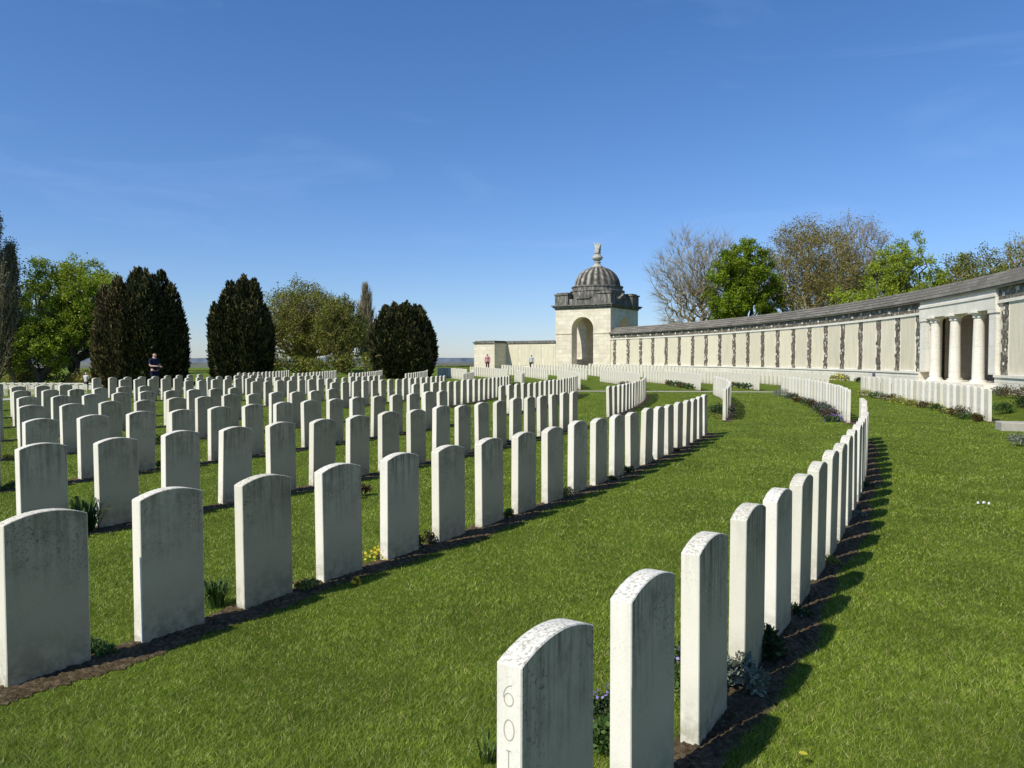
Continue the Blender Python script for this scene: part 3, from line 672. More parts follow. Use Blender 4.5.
# column bay
ca=[ang_at(x) for x in (933,952.5,976)]
half=math.degrees(.32/WR)
mb=MB(); mb.arc(WR-.12,WR+.55,bay1,bf,3.36,3.80); mb.arc(WR-.16,WR+.5,bay1,bf,3.805,3.90); mb.arc(WR-.10,WR+.5,bay1,bf,3.905,4.10); wpart(mb,'entablature',M_TRIM)
mb=MB()
for a0,a1 in ((bf-.42,bf-.01),(bay1+.01,bay1+.42)): mb.arc(WR-.08,WR+.6,a0,a1,.955,3.22); mb.arc(WR-.12,WR+.62,a0-.04,a1+.04 if a1<bf-.1 else a1,3.225,3.355)
wpart(mb,'pilasters',M_TRIM)
mb=MB(); mb.arc(WR-.75,WR+3.4,bay1-.2,bf+.2,BZ-.5,.42); mb.arc(WR-.42,WR+3.4,bay1,bf,.424,.58); wpart(mb,'steps',M_PLINTH)
for a in ca:
    c=pol(WR+.08,a); mb=MB(); pr=[(.222,.70)]
    n=10
    pr+=[(.222-.032*((i/n)**1.6),.70+(3.18-.70)*i/n) for i in range(1,n+1)]
    e=wpart_c=None
    mb.lathe(pr,(c.x,c.y,0),28)
    o=wpart(mb,'column',M_TRIM,smooth=False); 
    for p in o.data.polygons: p.use_smooth=True
    mb=MB(); mb.box((c.x,c.y,.505+.085),(.70,.70,.02),R_(a)); mb.box((c.x,c.y,.555),(.76,.76,.08),R_(a)); mb.v=[(x-W.location.x,y-W.location.y,z-W.location.z) for x,y,z in mb.v]
    mb.lathe([(.33,.598),(.335,.63),(.31,.66),(.27,.665),(.285,.70),(.27,.72),(.24,.722)],(c.x-W.location.x,c.y-W.location.y,-W.location.z),28)
    q=mb.build('column_base',M_TRIM,None); q.parent=o
    mb=MB(); mb.box((c.x,c.y,3.329),(.60,.60,.055),R_(a)); mb.v=[(x-W.location.x,y-W.location.y,z-W.location.z) for x,y,z in mb.v]; mb.lathe([(.205,3.12),(.235,3.13),(.235,3.17),(.21,3.175),(.22,3.21),(.29,3.28),(.29,3.30),(.1,3.30)],(c.x-W.location.x,c.y-W.location.y,-W.location.z),28); q=mb.build('capital',M_TRIM,None); q.parent=o
# semicircular open apse behind the columns
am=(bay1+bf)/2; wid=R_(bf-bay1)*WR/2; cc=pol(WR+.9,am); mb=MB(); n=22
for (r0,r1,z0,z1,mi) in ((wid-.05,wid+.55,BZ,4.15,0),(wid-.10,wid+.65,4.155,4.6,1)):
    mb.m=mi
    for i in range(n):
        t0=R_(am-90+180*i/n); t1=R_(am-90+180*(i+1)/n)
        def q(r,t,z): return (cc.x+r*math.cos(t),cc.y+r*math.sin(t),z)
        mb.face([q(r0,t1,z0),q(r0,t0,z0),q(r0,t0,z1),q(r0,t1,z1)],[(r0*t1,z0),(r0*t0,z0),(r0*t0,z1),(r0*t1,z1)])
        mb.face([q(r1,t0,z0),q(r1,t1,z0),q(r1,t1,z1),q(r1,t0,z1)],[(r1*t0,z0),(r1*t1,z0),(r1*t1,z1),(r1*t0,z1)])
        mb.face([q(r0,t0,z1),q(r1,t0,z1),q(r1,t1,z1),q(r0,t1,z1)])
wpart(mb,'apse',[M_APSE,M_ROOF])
mb=MB(); mb.arc(WR+.503,WR+2.3,bay1-.05,bf+.05,3.95,4.10); wpart(mb,'bay_ceiling',M_PLINTH)
mb=MB(); a=bl[(0,2)]; c=pol(WR-.102,ang_at(876)); mb.box((c.x,c.y,.66),(.03,.34,.26),R_(ang_at(876))); wpart(mb,'grille',plain('dark_grille',(.10,.10,.11)))
# ------------------------------------------------------------------ pavilion
S=6.7; PR=R_(-34.4); PC=Vector((9.43,83.85,.3))
P=empty('domed_pavilion',PC,'square cream stone pavilion with arches, dark ribbed dome and finial at wall end','building',None,PR)
h=S/2; AW=1.32; SPR=4.4; TOP=6.62; TH=1.15
def arch_wall(side,sill=None):
    """one wall with an arched opening, local frame rotated by side*90"""
    mb=MB(); rot=Matrix.Rotation(R_(90*side),4,'Z')
    def f(pts): mb.face([rot@Vector(p) for p in pts],[(p[0],p[2]) for p in pts])
    def f2(pts,uv): mb.face([rot@Vector(p) for p in pts],uv)
    y0,y1=-h,-h+TH; n=16
    inset=0 if side%2==0 else TH+.004
    X=h-inset
    for y,fl in ((y0,False),(y1,True)):
        def g(pts):
            p=[(a,y,b) for a,b in pts]
            f(p[::-1] if fl else p)
        g([(-X,-.6),(-AW,-.6),(-AW,SPR),(-X,SPR)]); g([(AW,-.6),(X,-.6),(X,SPR),(AW,SPR)])
        for i in range(n):
            t0=math.pi-math.pi*i/n; t1=math.pi-math.pi*(i+1)/n
            ax,az=AW*math.cos(t0),SPR+AW*math.sin(t0); bx,bz=AW*math.cos(t1),SPR+AW*math.sin(t1)
            g([(ax,az),(bx,bz),(bx,TOP),(ax,TOP)])
        g([(-X,SPR),(-AW,SPR),(-AW,TOP),(-X,TOP)]); g([(AW,SPR),(X,SPR),(X,TOP),(AW,TOP)])
    zb=-.6
    f2([(-AW,y0,zb),(-AW,y1,zb),(-AW,y1,SPR),(-AW,y0,SPR)],[(0,0),(TH,0),(TH,SPR),(0,SPR)]); f2([(AW,y1,zb),(AW,y0,zb),(AW,y0,SPR),(AW,y1,SPR)],[(0,0),(TH,0),(TH,SPR),(0,SPR)])
    for i in range(n):
        t0=math.pi-math.pi*i/n; t1=math.pi-math.pi*(i+1)/n
        f2([(AW*math.cos(t0),y0,SPR+AW*math.sin(t0)),(AW*math.cos(t0),y1,SPR+AW*math.sin(t0)),(AW*math.cos(t1),y1,SPR+AW*math.sin(t1)),(AW*math.cos(t1),y0,SPR+AW*math.sin(t1))],[(t0,0),(t0,TH),(t1,TH),(t1,0)])
    if inset==0:
        for sx in (-1,1): f2([(sx*h,y0,-.6),(sx*h,y1,-.6),(sx*h,y1,TOP),(sx*h,y0,TOP)][::sx],[(0,-.6),(TH,-.6),(TH,TOP),(0,TOP)])
    mb.build('arched_wall',M_PAV,P)
    if sill:
        mb=MB(); c=rot@Vector((0,-h+TH/2,sill/2-.1)); mb.box(c,(2*AW-.006,TH*.6,sill+.2),R_(90*side)); mb.build('opening_screen',M_PAV,P)
    # impost band and arch ring
    mb=MB()
    for sx in (-1,1):
        c=rot@Vector((sx*(AW+(X-AW)/2+.02),-h-.03,4.0)); mb.box(c,(X-AW+.04,.07,.16),R_(90*side))
    for i in range(n):
        t0=math.pi-math.pi*i/n+.008; t1=math.pi-math.pi*(i+1)/n-.008+.016*0
        q=[]
        for t,r in ((t0,AW+.01),(t1,AW+.01),(t1,AW+.36),(t0,AW+.36)): q.append(rot@Vector((r*math.cos(t),-h-.015,SPR+r*math.sin(t))))
        mb.face(q[::-1] if False else q,[(i*.4,0),(i*.4+.4,0),(i*.4+.4,.4),(i*.4,.4)])
    mb.build('arch_moulding',M_PAV,P)
for sd,sl in ((0,None),(1,2.6),(2,2.7),(3,1.2)): arch_wall(sd,sl)
mb=MB(); mb.box((0,0,TOP-.12),(S-2*TH-.02,S-2*TH-.02,.1)); mb.build('ceiling',M_PAV,P)
mb=MB(); mb.box((0,0,.0),(S+.5,S+.5,.16)); mb.build('floor_slab',M_PLINTH,P)
mb=MB(); mb.box((0,0,TOP+.08),(S+.16,S+.16,.15)); mb.box((0,0,TOP+.24),(S+.5,S+.5,.16)); mb.box((0,0,TOP+.38),(S+.75,S+.75,.12)); mb.build('cornice',M_DARK,P,merge=False)
AZ=TOP+.44
mb=MB(); mb.box((0,0,AZ+.32),(S-.35,S-.35,.64)); 
mb.build('attic',M_DARK,P)
for sx in (-1,1):
    for sy in (-1,1):
        mb=MB(); c=(sx*(h-.75),sy*(h-.75)); mb.box((c[0],c[1],AZ+.55),(1.6,1.6,1.1)); mb.box((c[0],c[1],AZ+1.16),(1.8,1.8,.14)); mb.box((c[0],c[1],AZ+1.30),(1.3,1.3,.14)); mb.build('corner_block',M_DARK,P)
for k in range(4):   # pediment in the middle of each side
    mb=MB(); rot=Matrix.Rotation(R_(90*k),4,'Z')
    y0,y1=-h+.05,-h+.75
    pf=[(-.85,AZ+.642),(.85,AZ+.642),(.85,AZ+.8),(.35,AZ+1.02),(.0,AZ+1.30),(-.35,AZ+1.02),(-.85,AZ+.8)]
    A=[rot@Vector((x,y0,z)) for x,z in pf]; B=[rot@Vector((x,y1,z)) for x,z in pf]; mb.face(A); mb.face(B[::-1])
    for i in range(len(pf)): j2=(i+1)%len(pf); mb.face([A[j2],A[i],B[i],B[j2]])
    mb.build('pediment',M_DARK,P)
mb=MB(); mb.lathe([(2.95,AZ+.6),(2.95,AZ+1.45),(3.02,AZ+1.5),(3.02,AZ+1.6),(2.78,AZ+1.66),(2.78,AZ+1.95),(2.86,AZ+2.0),(2.86,AZ+2.1),(2.62,AZ+2.14),(2.5,AZ+2.15)],n=48); mb.build('drum',M_DARK,P)
DZ=AZ+2.12; n=14; mb=MB()
prof=[(2.55*math.cos(R_(90*i/n)) if i<n else .28,2.25*math.sin(R_(90*i/n))) for i in range(n+1)]
mb.lathe(prof,(0,0,DZ),n=120,lobes=20,amp=.035); mb.build('dome',M_DOME,P,smooth=True)
M_STAT=plain('pale_carved_stone',(.42,.40,.34),.9,.35,2.5)
FZ=DZ+2.2
mb=MB(); mb.lathe([(.62,-.05),(.62,.08),(.42,.14),(.34,.30),(.30,.42),(.40,.48),(.40,.54),(.24,.60),(.30,.66),(.52,.84),(.60,1.02),(.52,1.18),(.36,1.26),(.42,1.32),(.30,1.36),(.0,1.36)],(0,0,FZ),24); fin=mb.build('finial',M_STAT,P,smooth=True)
# carved wreath and wings above the urn
me=bpy.data.meshes.new('carved_figure'); pts=[(0,0,1.3),(0,0,1.6),(.04,0,1.9),(.10,0,2.15),(.12,-.02,2.34),(-.20,.0,1.95),(-.26,.0,2.18),(-.34,0,2.42),(.26,0,1.95),(.32,.05,2.15),(.24,.05,2.30),(.0,-.28,1.75),(.1,.25,1.8),(-.2,-.1,1.55),(.24,-.1,1.6)]
ed=[(0,1),(1,2),(2,3),(3,4),(2,5),(5,6),(6,7),(2,8),(8,9),(9,10),(1,11),(1,12),(1,13),(1,14)]
me.from_pydata(pts,ed,[]); me.materials.append(M_STAT); cf=bpy.data.objects.new('carved_figure',me); COL.objects.link(cf); cf.parent=fin; cf.location=(0,0,FZ-.34); cf.scale=(1.0,1.0,1.28)
sk=cf.modifiers.new('skin','SKIN'); 
rd=[.33,.32,.30,.22,.16,.18,.12,.05,.20,.14,.10,.16,.16,.17,.16]
for i,v in enumerate(me.skin_vertices[0].data if len(me.skin_vertices) else []): v.radius=(rd[i],rd[i])
def setskin(me,rd,root=0):
    if not me.skin_vertices: 
        bpy.context.view_layer.update()
    L=me.skin_vertices[0].data
    for i,v in enumerate(L): v.radius=(rd[i],rd[i]); v.use_root=(i==root)
try: setskin(me,rd)
except Exception as ex: print('skin',ex)
ss=cf.modifiers.new('sub','SUBSURF'); ss.levels=1; ss.render_levels=2
# left wing wall with its projecting end pier (same orientation as the pavilion)
WG=empty('wing_wall',(4.77,83,0),'lower cream stone wall with name panels running left from the pavilion','wall',None,PR)
# local: +x towards the corner, wing runs along -x; local y back
L=9.36
mb=MB(); mb.box((-L/2-.01,.35,1.55),(L,.7,3.5)); mb.build('wall_core',M_WALL,WG)
mb=MB(); mb.box((-3.25,-.06,.15),(6.5,.12,.7)); mb.build('plinth',M_PLINTH,WG)
mb=MB(); mb.box((-L/2,.35,3.38),(L+.1,.95,.16)); mb.box((-L/2,.35,3.52),(L,.7,.12)); mb.build('coping',M_DARK,WG)
for i in range(4):
    mb=MB(); x=-.9-i*1.55; mb.box((x,-.012,1.95),(1.25,.03,2.3)); mb.build('name_panel',M_PANEL,WG)
mb=MB(); mb.box((-6.5-1.43,-1.21,1.55),(2.86,2.4,3.5)); mb.build('end_pier',M_WALL,WG)
mb=MB(); mb.box((-6.5-1.43,-1.25,3.385),(3.06,2.6,.17)); mb.box((-6.5-1.43,-1.2,3.53),(2.7,2.3,.12)); mb.build('pier_coping',M_DARK,WG)
# ------------------------------------------------------------------ trees
def skeleton(rg,targets,base,th,step=.7,wob=.06):
    nodes=[np.array(base,float)]; par=[-1]
    k=max(2,int(th/step))
    for i in range(1,k+1):
        p=np.array(base)+np.array([rg.normal()*.04*i**.5,rg.normal()*.04*i**.5,th*i/k]); nodes.append(p); par.append(len(nodes)-2)
    top=nodes[-1]; T=np.array(targets); order=np.argsort(np.linalg.norm(T-top,axis=1)); ends=[]
    for ti in order:
        t=T[ti]; A=np.array(nodes); d=np.linalg.norm(A-t,axis=1)
        # favour joining inward and below
        pen=np.maximum(0,A[:,2]-t[2]+.1)*1.6+ .42*np.linalg.norm(A-top,axis=1)
        pen[:max(1,k//2)]+=5
        j=int(np.argmin(d+pen)); m=max(1,int(d[j]/step)); p0=A[j]; last=j
        sag=rg.normal(size=3)*wob*.6*d[j]; sag[2]=abs(sag[2])*.6
        for q in range(1,m+1):
            f=q/m; p=p0+(t-p0)*f+sag*math.sin(math.pi*f)*.6; nodes.append(p); par.append(last); last=len(nodes)-1
        ends.append(last)
    n=len(nodes); cnt=np.zeros(n); 
    for e in ends: cnt[e]+=1
    for i in range(n-1,0,-1): cnt[par[i]]+=cnt[i]
    return np.array(nodes),np.array(par),cnt,ends
def tubes(nodes,par,rad,ns=4):
    n=len(nodes); idx=np.arange(1,n); A=nodes[par[idx]]; B=nodes[idx]; rb=rad[idx]; ra=np.minimum(rad[par[idx]],rb*1.7)
    d=B-A; L=np.linalg.norm(d,axis=1)[:,None]+1e-9; d=d/L; ref=np.where(np.abs(d[:,2:3])>.9,np.array([[1,0,0.]]),np.array([[0,0,1.]]))
    u=np.cross(d,ref); u/=np.linalg.norm(u,axis=1)[:,None]; v=np.cross(d,u)
    V=np.empty((len(idx),2*ns,3))
    for k in range(ns):
        t=2*math.pi*k/ns; o=u*math.cos(t)+v*math.sin(t); V[:,k]=A+o*ra[:,None]; V[:,ns+k]=B+o*rb[:,None]
    base=(np.arange(len(idx))*2*ns)[:,None]; Fc=[]
    for k in range(ns): k2=(k+1)%ns; Fc.append(base+np.array([[k,k2,ns+k2,ns+k]]))
    return V.reshape(-1,3),np.concatenate(Fc)
def twig_tris(P,rg,n,L,w,outc,upb=.4):
    m=len(P)*n; p=np.repeat(P,n,axis=0); d=rg.normal(size=(m,3)); o=p-outc; o/=np.linalg.norm(o,axis=1)[:,None]+1e-6; d+=o*1.9; d[:,2]+=upb; d/=np.linalg.norm(d,axis=1)[:,None]
    l=(L*(.4+.9*rg.random(m)))[:,None]; s=np.cross(d,rg.normal(size=(m,3))); s/=np.linalg.norm(s,axis=1)[:,None]
    V=np.stack([p-s*w/2,p+s*w/2,p+d*l],1); return V.reshape(-1,3),p+d*l*.8
def crown_targets(rg,n,w,h,cz,lump=.22,surf=.5,shape='round'):
    out=[]; ph=rg.random(8)*6.28
    while len(out)<n:
        d=rg.normal(size=3); d/=np.linalg.norm(d); k=rg.random()**surf
        az=math.atan2(d[1],d[0]); el=math.asin(d[2])
        b=1+lump*(math.sin(2*az+ph[0])*math.cos(2*el+ph[1])*.6+math.sin(5*az+ph[2]+3*el)*.35+math.sin(7*el+ph[3]+2*az)*.3)
        p=d*k*b*np.array([w/2,w/2,h/2])
        if d[2]<0: p[2]*=.8
        if shape=='vase': p[:2]*=.55+.5*(p[2]/h+.5)
        out.append(p+np.array([0,0,cz]))
    return out
def make_tree(name,x,Y,top,wpx,label,leafmat,barkmat,seed,nt=420,leaves=26,lsize=.22,twigs=6,tl=.8,spread=.75,low=.22,group=None,lump=.22,trunk=None,shape='round',tw=.035,lay=0,surf=.5,r0=.028):
    rg=np.random.default_rng(seed); X=at(x,Y); z0=gz(X,Y); H=(359-top)*Y/F+EYE-z0; w=wpx*Y/F
    e=empty(name,(X,Y,z0),label,'tree',group)
    ch=H*(1-low); T=crown_targets(rg,nt,w*.92,ch*.96,H-ch/2,lump,surf,shape)
    th=trunk if trunk else H*low*1.25
    nodes,par,cnt,ends=skeleton(rg,T,(0,0,-.3),th,step=.8)
    rad=r0*np.maximum(cnt,1)**.5; rad=np.minimum(rad,.45)
    V,Fc=tubes(nodes,par,rad); rawmesh('trunk',V,Fc,barkmat,e)
    P=nodes[ends]; outc=np.array([0,0,H-ch*.62])
    tips=P
    if twigs:
        # twigs sprout all along the finer branches
        fine=nodes[(cnt<6)&(np.arange(len(nodes))>3)]
        V,tips=twig_tris(fine,rg,twigs,tl,tw,outc); rawmesh('twigs',V,np.arange(len(V)).reshape(-1,3),barkmat,e)
    if leaves:
        m=int(leaves*len(P)); src=tips[rg.integers(0,len(tips),m)]; p=src+rg.normal(size=(m,3))*spread*.35
        a=rg.normal(size=(m,3)); a/=np.linalg.norm(a,axis=1)[:,None]; b=np.cross(a,rg.normal(size=(m,3))); b/=np.linalg.norm(b,axis=1)[:,None]; s=(lsize*(.5+rg.random(m)))[:,None]
        V=np.stack([p-a*s*.5,p+b*s*.35,p+a*s*.5,p-b*s*.35],1).reshape(-1,3); rawmesh('crown',V,quads(V),leafmat,e)
    return e
LM={'bright':leaf_mat('bright_spring_leaves',[(0,(.15,.21,.012)),(.5,(.29,.37,.025)),(1,(.45,.50,.07))],.35),
    'green':leaf_mat('fresh_green_leaves',[(0,(.09,.14,.008)),(.5,(.19,.27,.012)),(1,(.32,.40,.03))],.35),
    'olive':leaf_mat('olive_green_leaves',[(0,(.10,.11,.018)),(.5,(.20,.21,.03)),(1,(.32,.32,.07))],.3),
    'bud':leaf_mat('brown_olive_buds',[(0,(.15,.12,.03)),(.5,(.26,.22,.055)),(1,(.36,.32,.09))],.25),
    'budgrey':leaf_mat('grey_brown_buds',[(0,(.20,.155,.085)),(1,(.34,.27,.16))],.2)}
GW='trees standing behind the memorial wall'; GL='trees at the left beyond the headstones'
make_tree('bare_tree',697,96,231,122,'bare grey-twigged tree behind wall right of the dome',None,M_TWIG,11,1500,0,twigs=9,tl=1.9,low=.12,group=GW,lump=.10,tw=.03,surf=.5,r0=.014,shape='vase')
make_tree('leafy_tree',741,90,240,70,'vivid green leafy tree beside the bare one behind the wall',LM['green'],M_BARK,12,520,110,.19,4,.7,.6,.15,GW,.20)
make_tree('budding_tree',808,92,223,108,'dense brown-olive budding tree in the middle of those behind the wall',LM['bud'],M_TWIGB,13,1400,34,.15,7,1.4,.6,.12,GW,.10,tw=.032,r0=.014)
make_tree('budding_tree',852,97,217,74,'tall paler grey-brown tree right of the brown-olive one',LM['budgrey'],M_TWIG,14,1200,8,.15,8,1.7,.6,.12,GW,.10,tw=.032,r0=.014)
make_tree('leafy_tree',897,88,241,78,'yellow-green leafy tree at right end of the group behind wall',LM['bright'],M_BARK,15,480,70,.18,4,.8,.6,.15,GW,.22)
make_tree('leafy_tree',858,84,288,84,'low olive-green tree just above the wall roof',LM['bright'],M_BARK,16,300,70,.18,3,.7,.6,.2,GW)
make_tree('leafy_tree',985,74,250,92,'olive-green tree near the right picture edge behind the column bay',LM['olive'],M_TWIGB,17,460,50,.16,5,.8,.6,.15,GW,.2)
make_tree('leafy_tree',948,84,262,46,'small yellow-green tree just left of the right edge trees',LM['bright'],M_BARK,18,240,56,.18,3,.7,.6,.15,GW)
make_tree('bare_tree',1026,78,234,66,'half bare tree rising at the right picture edge',LM['bud'],M_TWIG,19,800,7,.15,8,1.1,.6,.12,GW,.1)
make_tree('leafy_tree',76,76,262,104,'broad bright green tree between poplar and first dark yew',LM['bright'],M_BARK,21,900,80,.165,4,.8,.6,.10,GL,.26)
make_tree('leafy_tree',40,72,316,50,'lower bright green tree at foot of the poplar',LM['bright'],M_BARK,22,300,80,.17,3,.7,.6,.08,GL,.2)
make_tree('budding_tree',303,84,286,96,'olive budding tree between second and third dark yews',LM['olive'],M_TWIGB,23,1200,34,.15,7,.9,.6,.06,GL,.14)
make_tree('budding_tree',342,80,300,50,'smaller olive tree left of the bare slim poplar',LM['olive'],M_TWIGB,24,500,44,.15,6,.8,.6,.06,GL,.14)
def poplar(x,Y,top,wpx,label,seed,leaf=True):
    rg=np.random.default_rng(seed); X=at(x,Y); z0=gz(X,Y); H=(359-top)*Y/F+EYE-z0; w=wpx*Y/F
    e=empty('poplar_tree',(X,Y,z0),label,'tree',GL); nodes=[np.array([0,0,-.3])]; par=[-1]
    for i in range(1,31): nodes.append(np.array([rg.normal()*.05,rg.normal()*.05,H*.97*i/30])); par.append(i-1)
    cnt=[30-i+1 for i in range(31)]
    for q in range(260):
        k=rg.integers(2,28); a=rg.random()*6.28; z=H*k/30; room=w/2*min(1,max(.05,(1-z/H)*1.55))**.9*(.45+.55*rg.random()); last=k; L=rg.uniform(1.6,3.4)*(1-.5*z/H)
        for s in range(1,6):
            f=s/5; nodes.append(np.array([math.cos(a)*room*f**.7,math.sin(a)*room*f**.7,min(z+L*f,H)])); par.append(last); last=len(nodes)-1; cnt.append(max(1,5-s))
    nodes=np.array(nodes); par=np.array(par); cnt=np.array(cnt,float); V,Fc=tubes(nodes,par,.024*cnt**.6); rawmesh('trunk',V,Fc,M_TWIG,e)
    fine=nodes[31:]; V,tips=twig_tris(fine,rg,9,.9,.035,np.array([0,0,H*.3]),3.4); rawmesh('twigs',V,np.arange(len(V)).reshape(-1,3),M_TWIG,e)
    if leaf:
        V=[]; m=7000; p=tips[rg.integers(0,len(tips),m)]+rg.normal(size=(m,3))*.2; a=rg.normal(size=(m,3)); a/=np.linalg.norm(a,axis=1)[:,None]; b=np.cross(a,rg.normal(size=(m,3))); b/=np.linalg.norm(b,axis=1)[:,None]; s=.085
        V=np.stack([p-a*s,p+b*s*.7,p+a*s,p-b*s*.7],1).reshape(-1,3); rawmesh('crown',V,quads(V),leaf,e)
ML_pop=leaf_mat('dark_grey_green_poplar_leaves',[(0,(.06,.068,.03)),(.6,(.13,.14,.06)),(1,(.27,.27,.18))],.2)
poplar(-2,70,222,46,'tall grey-green poplar cut by the left picture edge',31,ML_pop)
poplar(13,71,250,26,'slightly shorter poplar right of the tallest one',32,ML_pop)
poplar(366,92,289,24,'slim bare poplar between olive tree and third yew',33,None)
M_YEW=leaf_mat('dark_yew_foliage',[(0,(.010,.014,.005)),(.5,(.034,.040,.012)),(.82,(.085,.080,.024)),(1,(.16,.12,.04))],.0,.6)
M_YEW_SUN=leaf_mat('sun_tinted_yew_foliage',[(0,(.03,.026,.010)),(.55,(.11,.085,.03)),(1,(.24,.175,.07))],.0,.5)  # bronze tone paints sunlight into the foliage of the sunward side
def yew(x,Y,top,wpx,label,seed,mats,lobes,prof):
    rg=np.random.default_rng(seed); X=at(x,Y); z0=gz(X,Y); H=(359-top)*Y/F+EYE-z0; w=wpx*Y/F; e=empty('yew_tree',(X,Y,z0),label,'tree','dark yew trees beyond the headstones')
    mb=MB(); mb.tube([(0,0,-.3),(0,0,H*.5)],[.4,.2],8); mb.build('trunk',M_BARK,e)
    # inner dark mass so the crown is solid
    n=24; mb=MB(); pr=[(max(.02,w/2*.70*prof(i/14)*(1 if i<13 else .6)),H*.86*i/14) for i in range(15)]; mb.lathe(pr,(0,0,0),n); core=mb.build('inner_crown',M_YEW,e,smooth=True)
    parts=[[],[]]
    for q in range(lobes):
        a=rg.random()*6.28; zt=H*(.45+.55*rg.random()); k=prof(min(1,zt/H)*.92); rr=w/2*k*(rg.random()**.35); 
        if q<16: a=q*.7; k2=rg.random(); rr=w/2*.78*k2; zt=H*(1.0-.20*k2**1.5-.06*rg.random())
        cx,cy=rr*math.cos(a),rr*math.sin(a); lh=H*rg.uniform(.28,.5); lr=w*rg.uniform(.05,.085); m=620
        d=rg.normal(size=(m,3)); d/=np.linalg.norm(d,axis=1)[:,None]; t=(d[:,2]+1)/2; shr=np.sqrt(np.maximum(0,1-t**2.2))*.9+.1
        p=np.stack([cx+d[:,0]*lr*shr*1.25,cy+d[:,1]*lr*shr*1.25,zt-lh+lh*t],1)
        u=d*.7+rg.normal(size=(m,3))*.35; u[:,2]=np.abs(u[:,2])+1.0; u/=np.linalg.norm(u,axis=1)[:,None]; s=np.cross(u,rg.normal(size=(m,3))); s/=np.linalg.norm(s,axis=1)[:,None]; L=(.18+.30*rg.random(m))[:,None]; ww=.10
        V=np.stack([p-s*ww,p+s*ww*.9,p+u*L+s*ww*.3,p+u*L-s*ww*.3],1).reshape(-1,3); V[:,2]=np.maximum(V[:,2],.02)
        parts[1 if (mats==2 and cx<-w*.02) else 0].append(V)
    # foliage skirt down to the ground
    m=lobes*520; t=rg.random(m); a=rg.random(m)*6.283; pr=np.array([prof(x_) for x_ in t]); lum=1+.10*np.sin(a*6+t*3)+.06*np.sin(a*11); p=np.stack([w/2*.90*pr*lum*np.cos(a),w/2*.90*pr*lum*np.sin(a),H*.84*t],1)
    u=rg.normal(size=(m,3))*.5; u[:,2]+=1.2; u[:,0]+=np.cos(a)*.5; u[:,1]+=np.sin(a)*.5; u/=np.linalg.norm(u,axis=1)[:,None]; s=np.cross(u,rg.normal(size=(m,3))); s/=np.linalg.norm(s,axis=1)[:,None]; L=(.2+.3*rg.random(m))[:,None]; ww=.10
    V=np.stack([p-s*ww,p+s*ww*.9,p+u*L+s*ww*.3,p+u*L-s*ww*.3],1)
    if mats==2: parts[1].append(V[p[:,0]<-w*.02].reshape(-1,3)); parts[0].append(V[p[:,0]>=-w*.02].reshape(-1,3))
    else: parts[0].append(V.reshape(-1,3))
    for i,nm in ((0,'crown'),(1,'sun_tinted_crown')):
        if parts[i]: V=np.concatenate(parts[i]); rawmesh('crown',V,quads(V),(M_YEW,M_YEW_SUN)[i],e)
p1=lambda t: (.90+.10*math.sin(t*3))*(1-max(0,(t-.50)/.50)**2.6*.66)
p2=lambda t: (.86+.14*math.sin(t*math.pi))*(1-max(0,(t-.48)/.52)**2.3*.68)
p3=lambda t: (.80+.20*math.sin(min(1,t*1.3)*math.pi*.8))*(1-max(0,(t-.60)/.40)**2.4*.62)
yew(142,58,270,84,'largest dark yew with sunlight-coloured left side, behind man in navy',41,2,54,p1)
yew(241,58,279,60,'narrow dark rounded yew, second of the three from left',42,1,44,p2)
yew(403,60,305,62,'smallest dark yew, just left of the open view',43,1,42,p3)
# hedges and shrubs at the foot of the trees
def shrub_row(name,x0,x1,Y,top,label,lm,seed,kind=None,depth=3):
    rg=np.random.default_rng(seed); n=max(3,int((x1-x0)*Y/F/1.2)); VV=[]
    for i in range(n):
        x=x0+(x1-x0)*(i+.5)/n; X=at(x,Y); z0=gz(X,Y); H=(359-top)*Y/F+EYE-z0; H*=rg.uniform(.7,1.05); VV.append(leaf_cloud(520,(X+rg.normal()*.3,Y+rg.normal()*depth*.3,z0+H*.5),(1.1,1.1,H*.5),.26,rg))
    V=np.concatenate(VV); o=rawmesh(name,V,quads(V),lm); tag(o,label,'hedge',None,kind)
shrub_row('hedge',-15,100,72,368,'brownish hedge under the bright green tree',LM['bud'],51)
shrub_row('hedge',262,372,74,352,'dark olive hedge under the trees between the yews',LM['olive'],52)
shrub_row('hedge',186,215,95,371,'low green hedge seen between the first two yews',LM['olive'],53)
shrub_row('hedge',436,472,120,366,'low dark hedge left of the pier at the field edge',LM['olive'],54)
# far country: wooded lines and hills, haze painted into their colours
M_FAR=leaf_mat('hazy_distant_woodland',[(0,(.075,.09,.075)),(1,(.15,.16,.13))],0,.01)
M_FAR2=leaf_mat('haze_blue_distant_hills',[(0,(.10,.13,.17)),(1,(.13,.16,.20))],0,.01)
def ridge(name,Y,z0,zt,mat,seed,kind,label,step,jag):
    rg=np.random.default_rng(seed); V=[];Fc=[]; xs=np.arange(-Y*1.1,Y*1.1,step); hgt=zt+jag*np.cumsum(rg.normal(size=len(xs)))/np.sqrt(np.arange(1,len(xs)+1))+jag*.6*rg.random(len(xs))
    for x,hh in zip(xs,hgt): V+=[(x,Y,z0),(x,Y+step*.3,hh),(x,Y+step*2,z0)]
    for i in range(len(xs)-1): b=i*3; Fc+=[(b,b+3,b+4,b+1),(b+1,b+4,b+5,b+2)]
    o=rawmesh(name,V,Fc,mat); tag(o,label,'woodland' if kind=='stuff' else None,None,kind)
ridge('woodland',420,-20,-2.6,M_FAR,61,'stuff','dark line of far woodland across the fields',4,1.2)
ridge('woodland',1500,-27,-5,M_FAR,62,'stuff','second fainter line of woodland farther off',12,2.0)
ridge('hills',5200,-30,-4,M_FAR2,63,'structure',None,90,5)
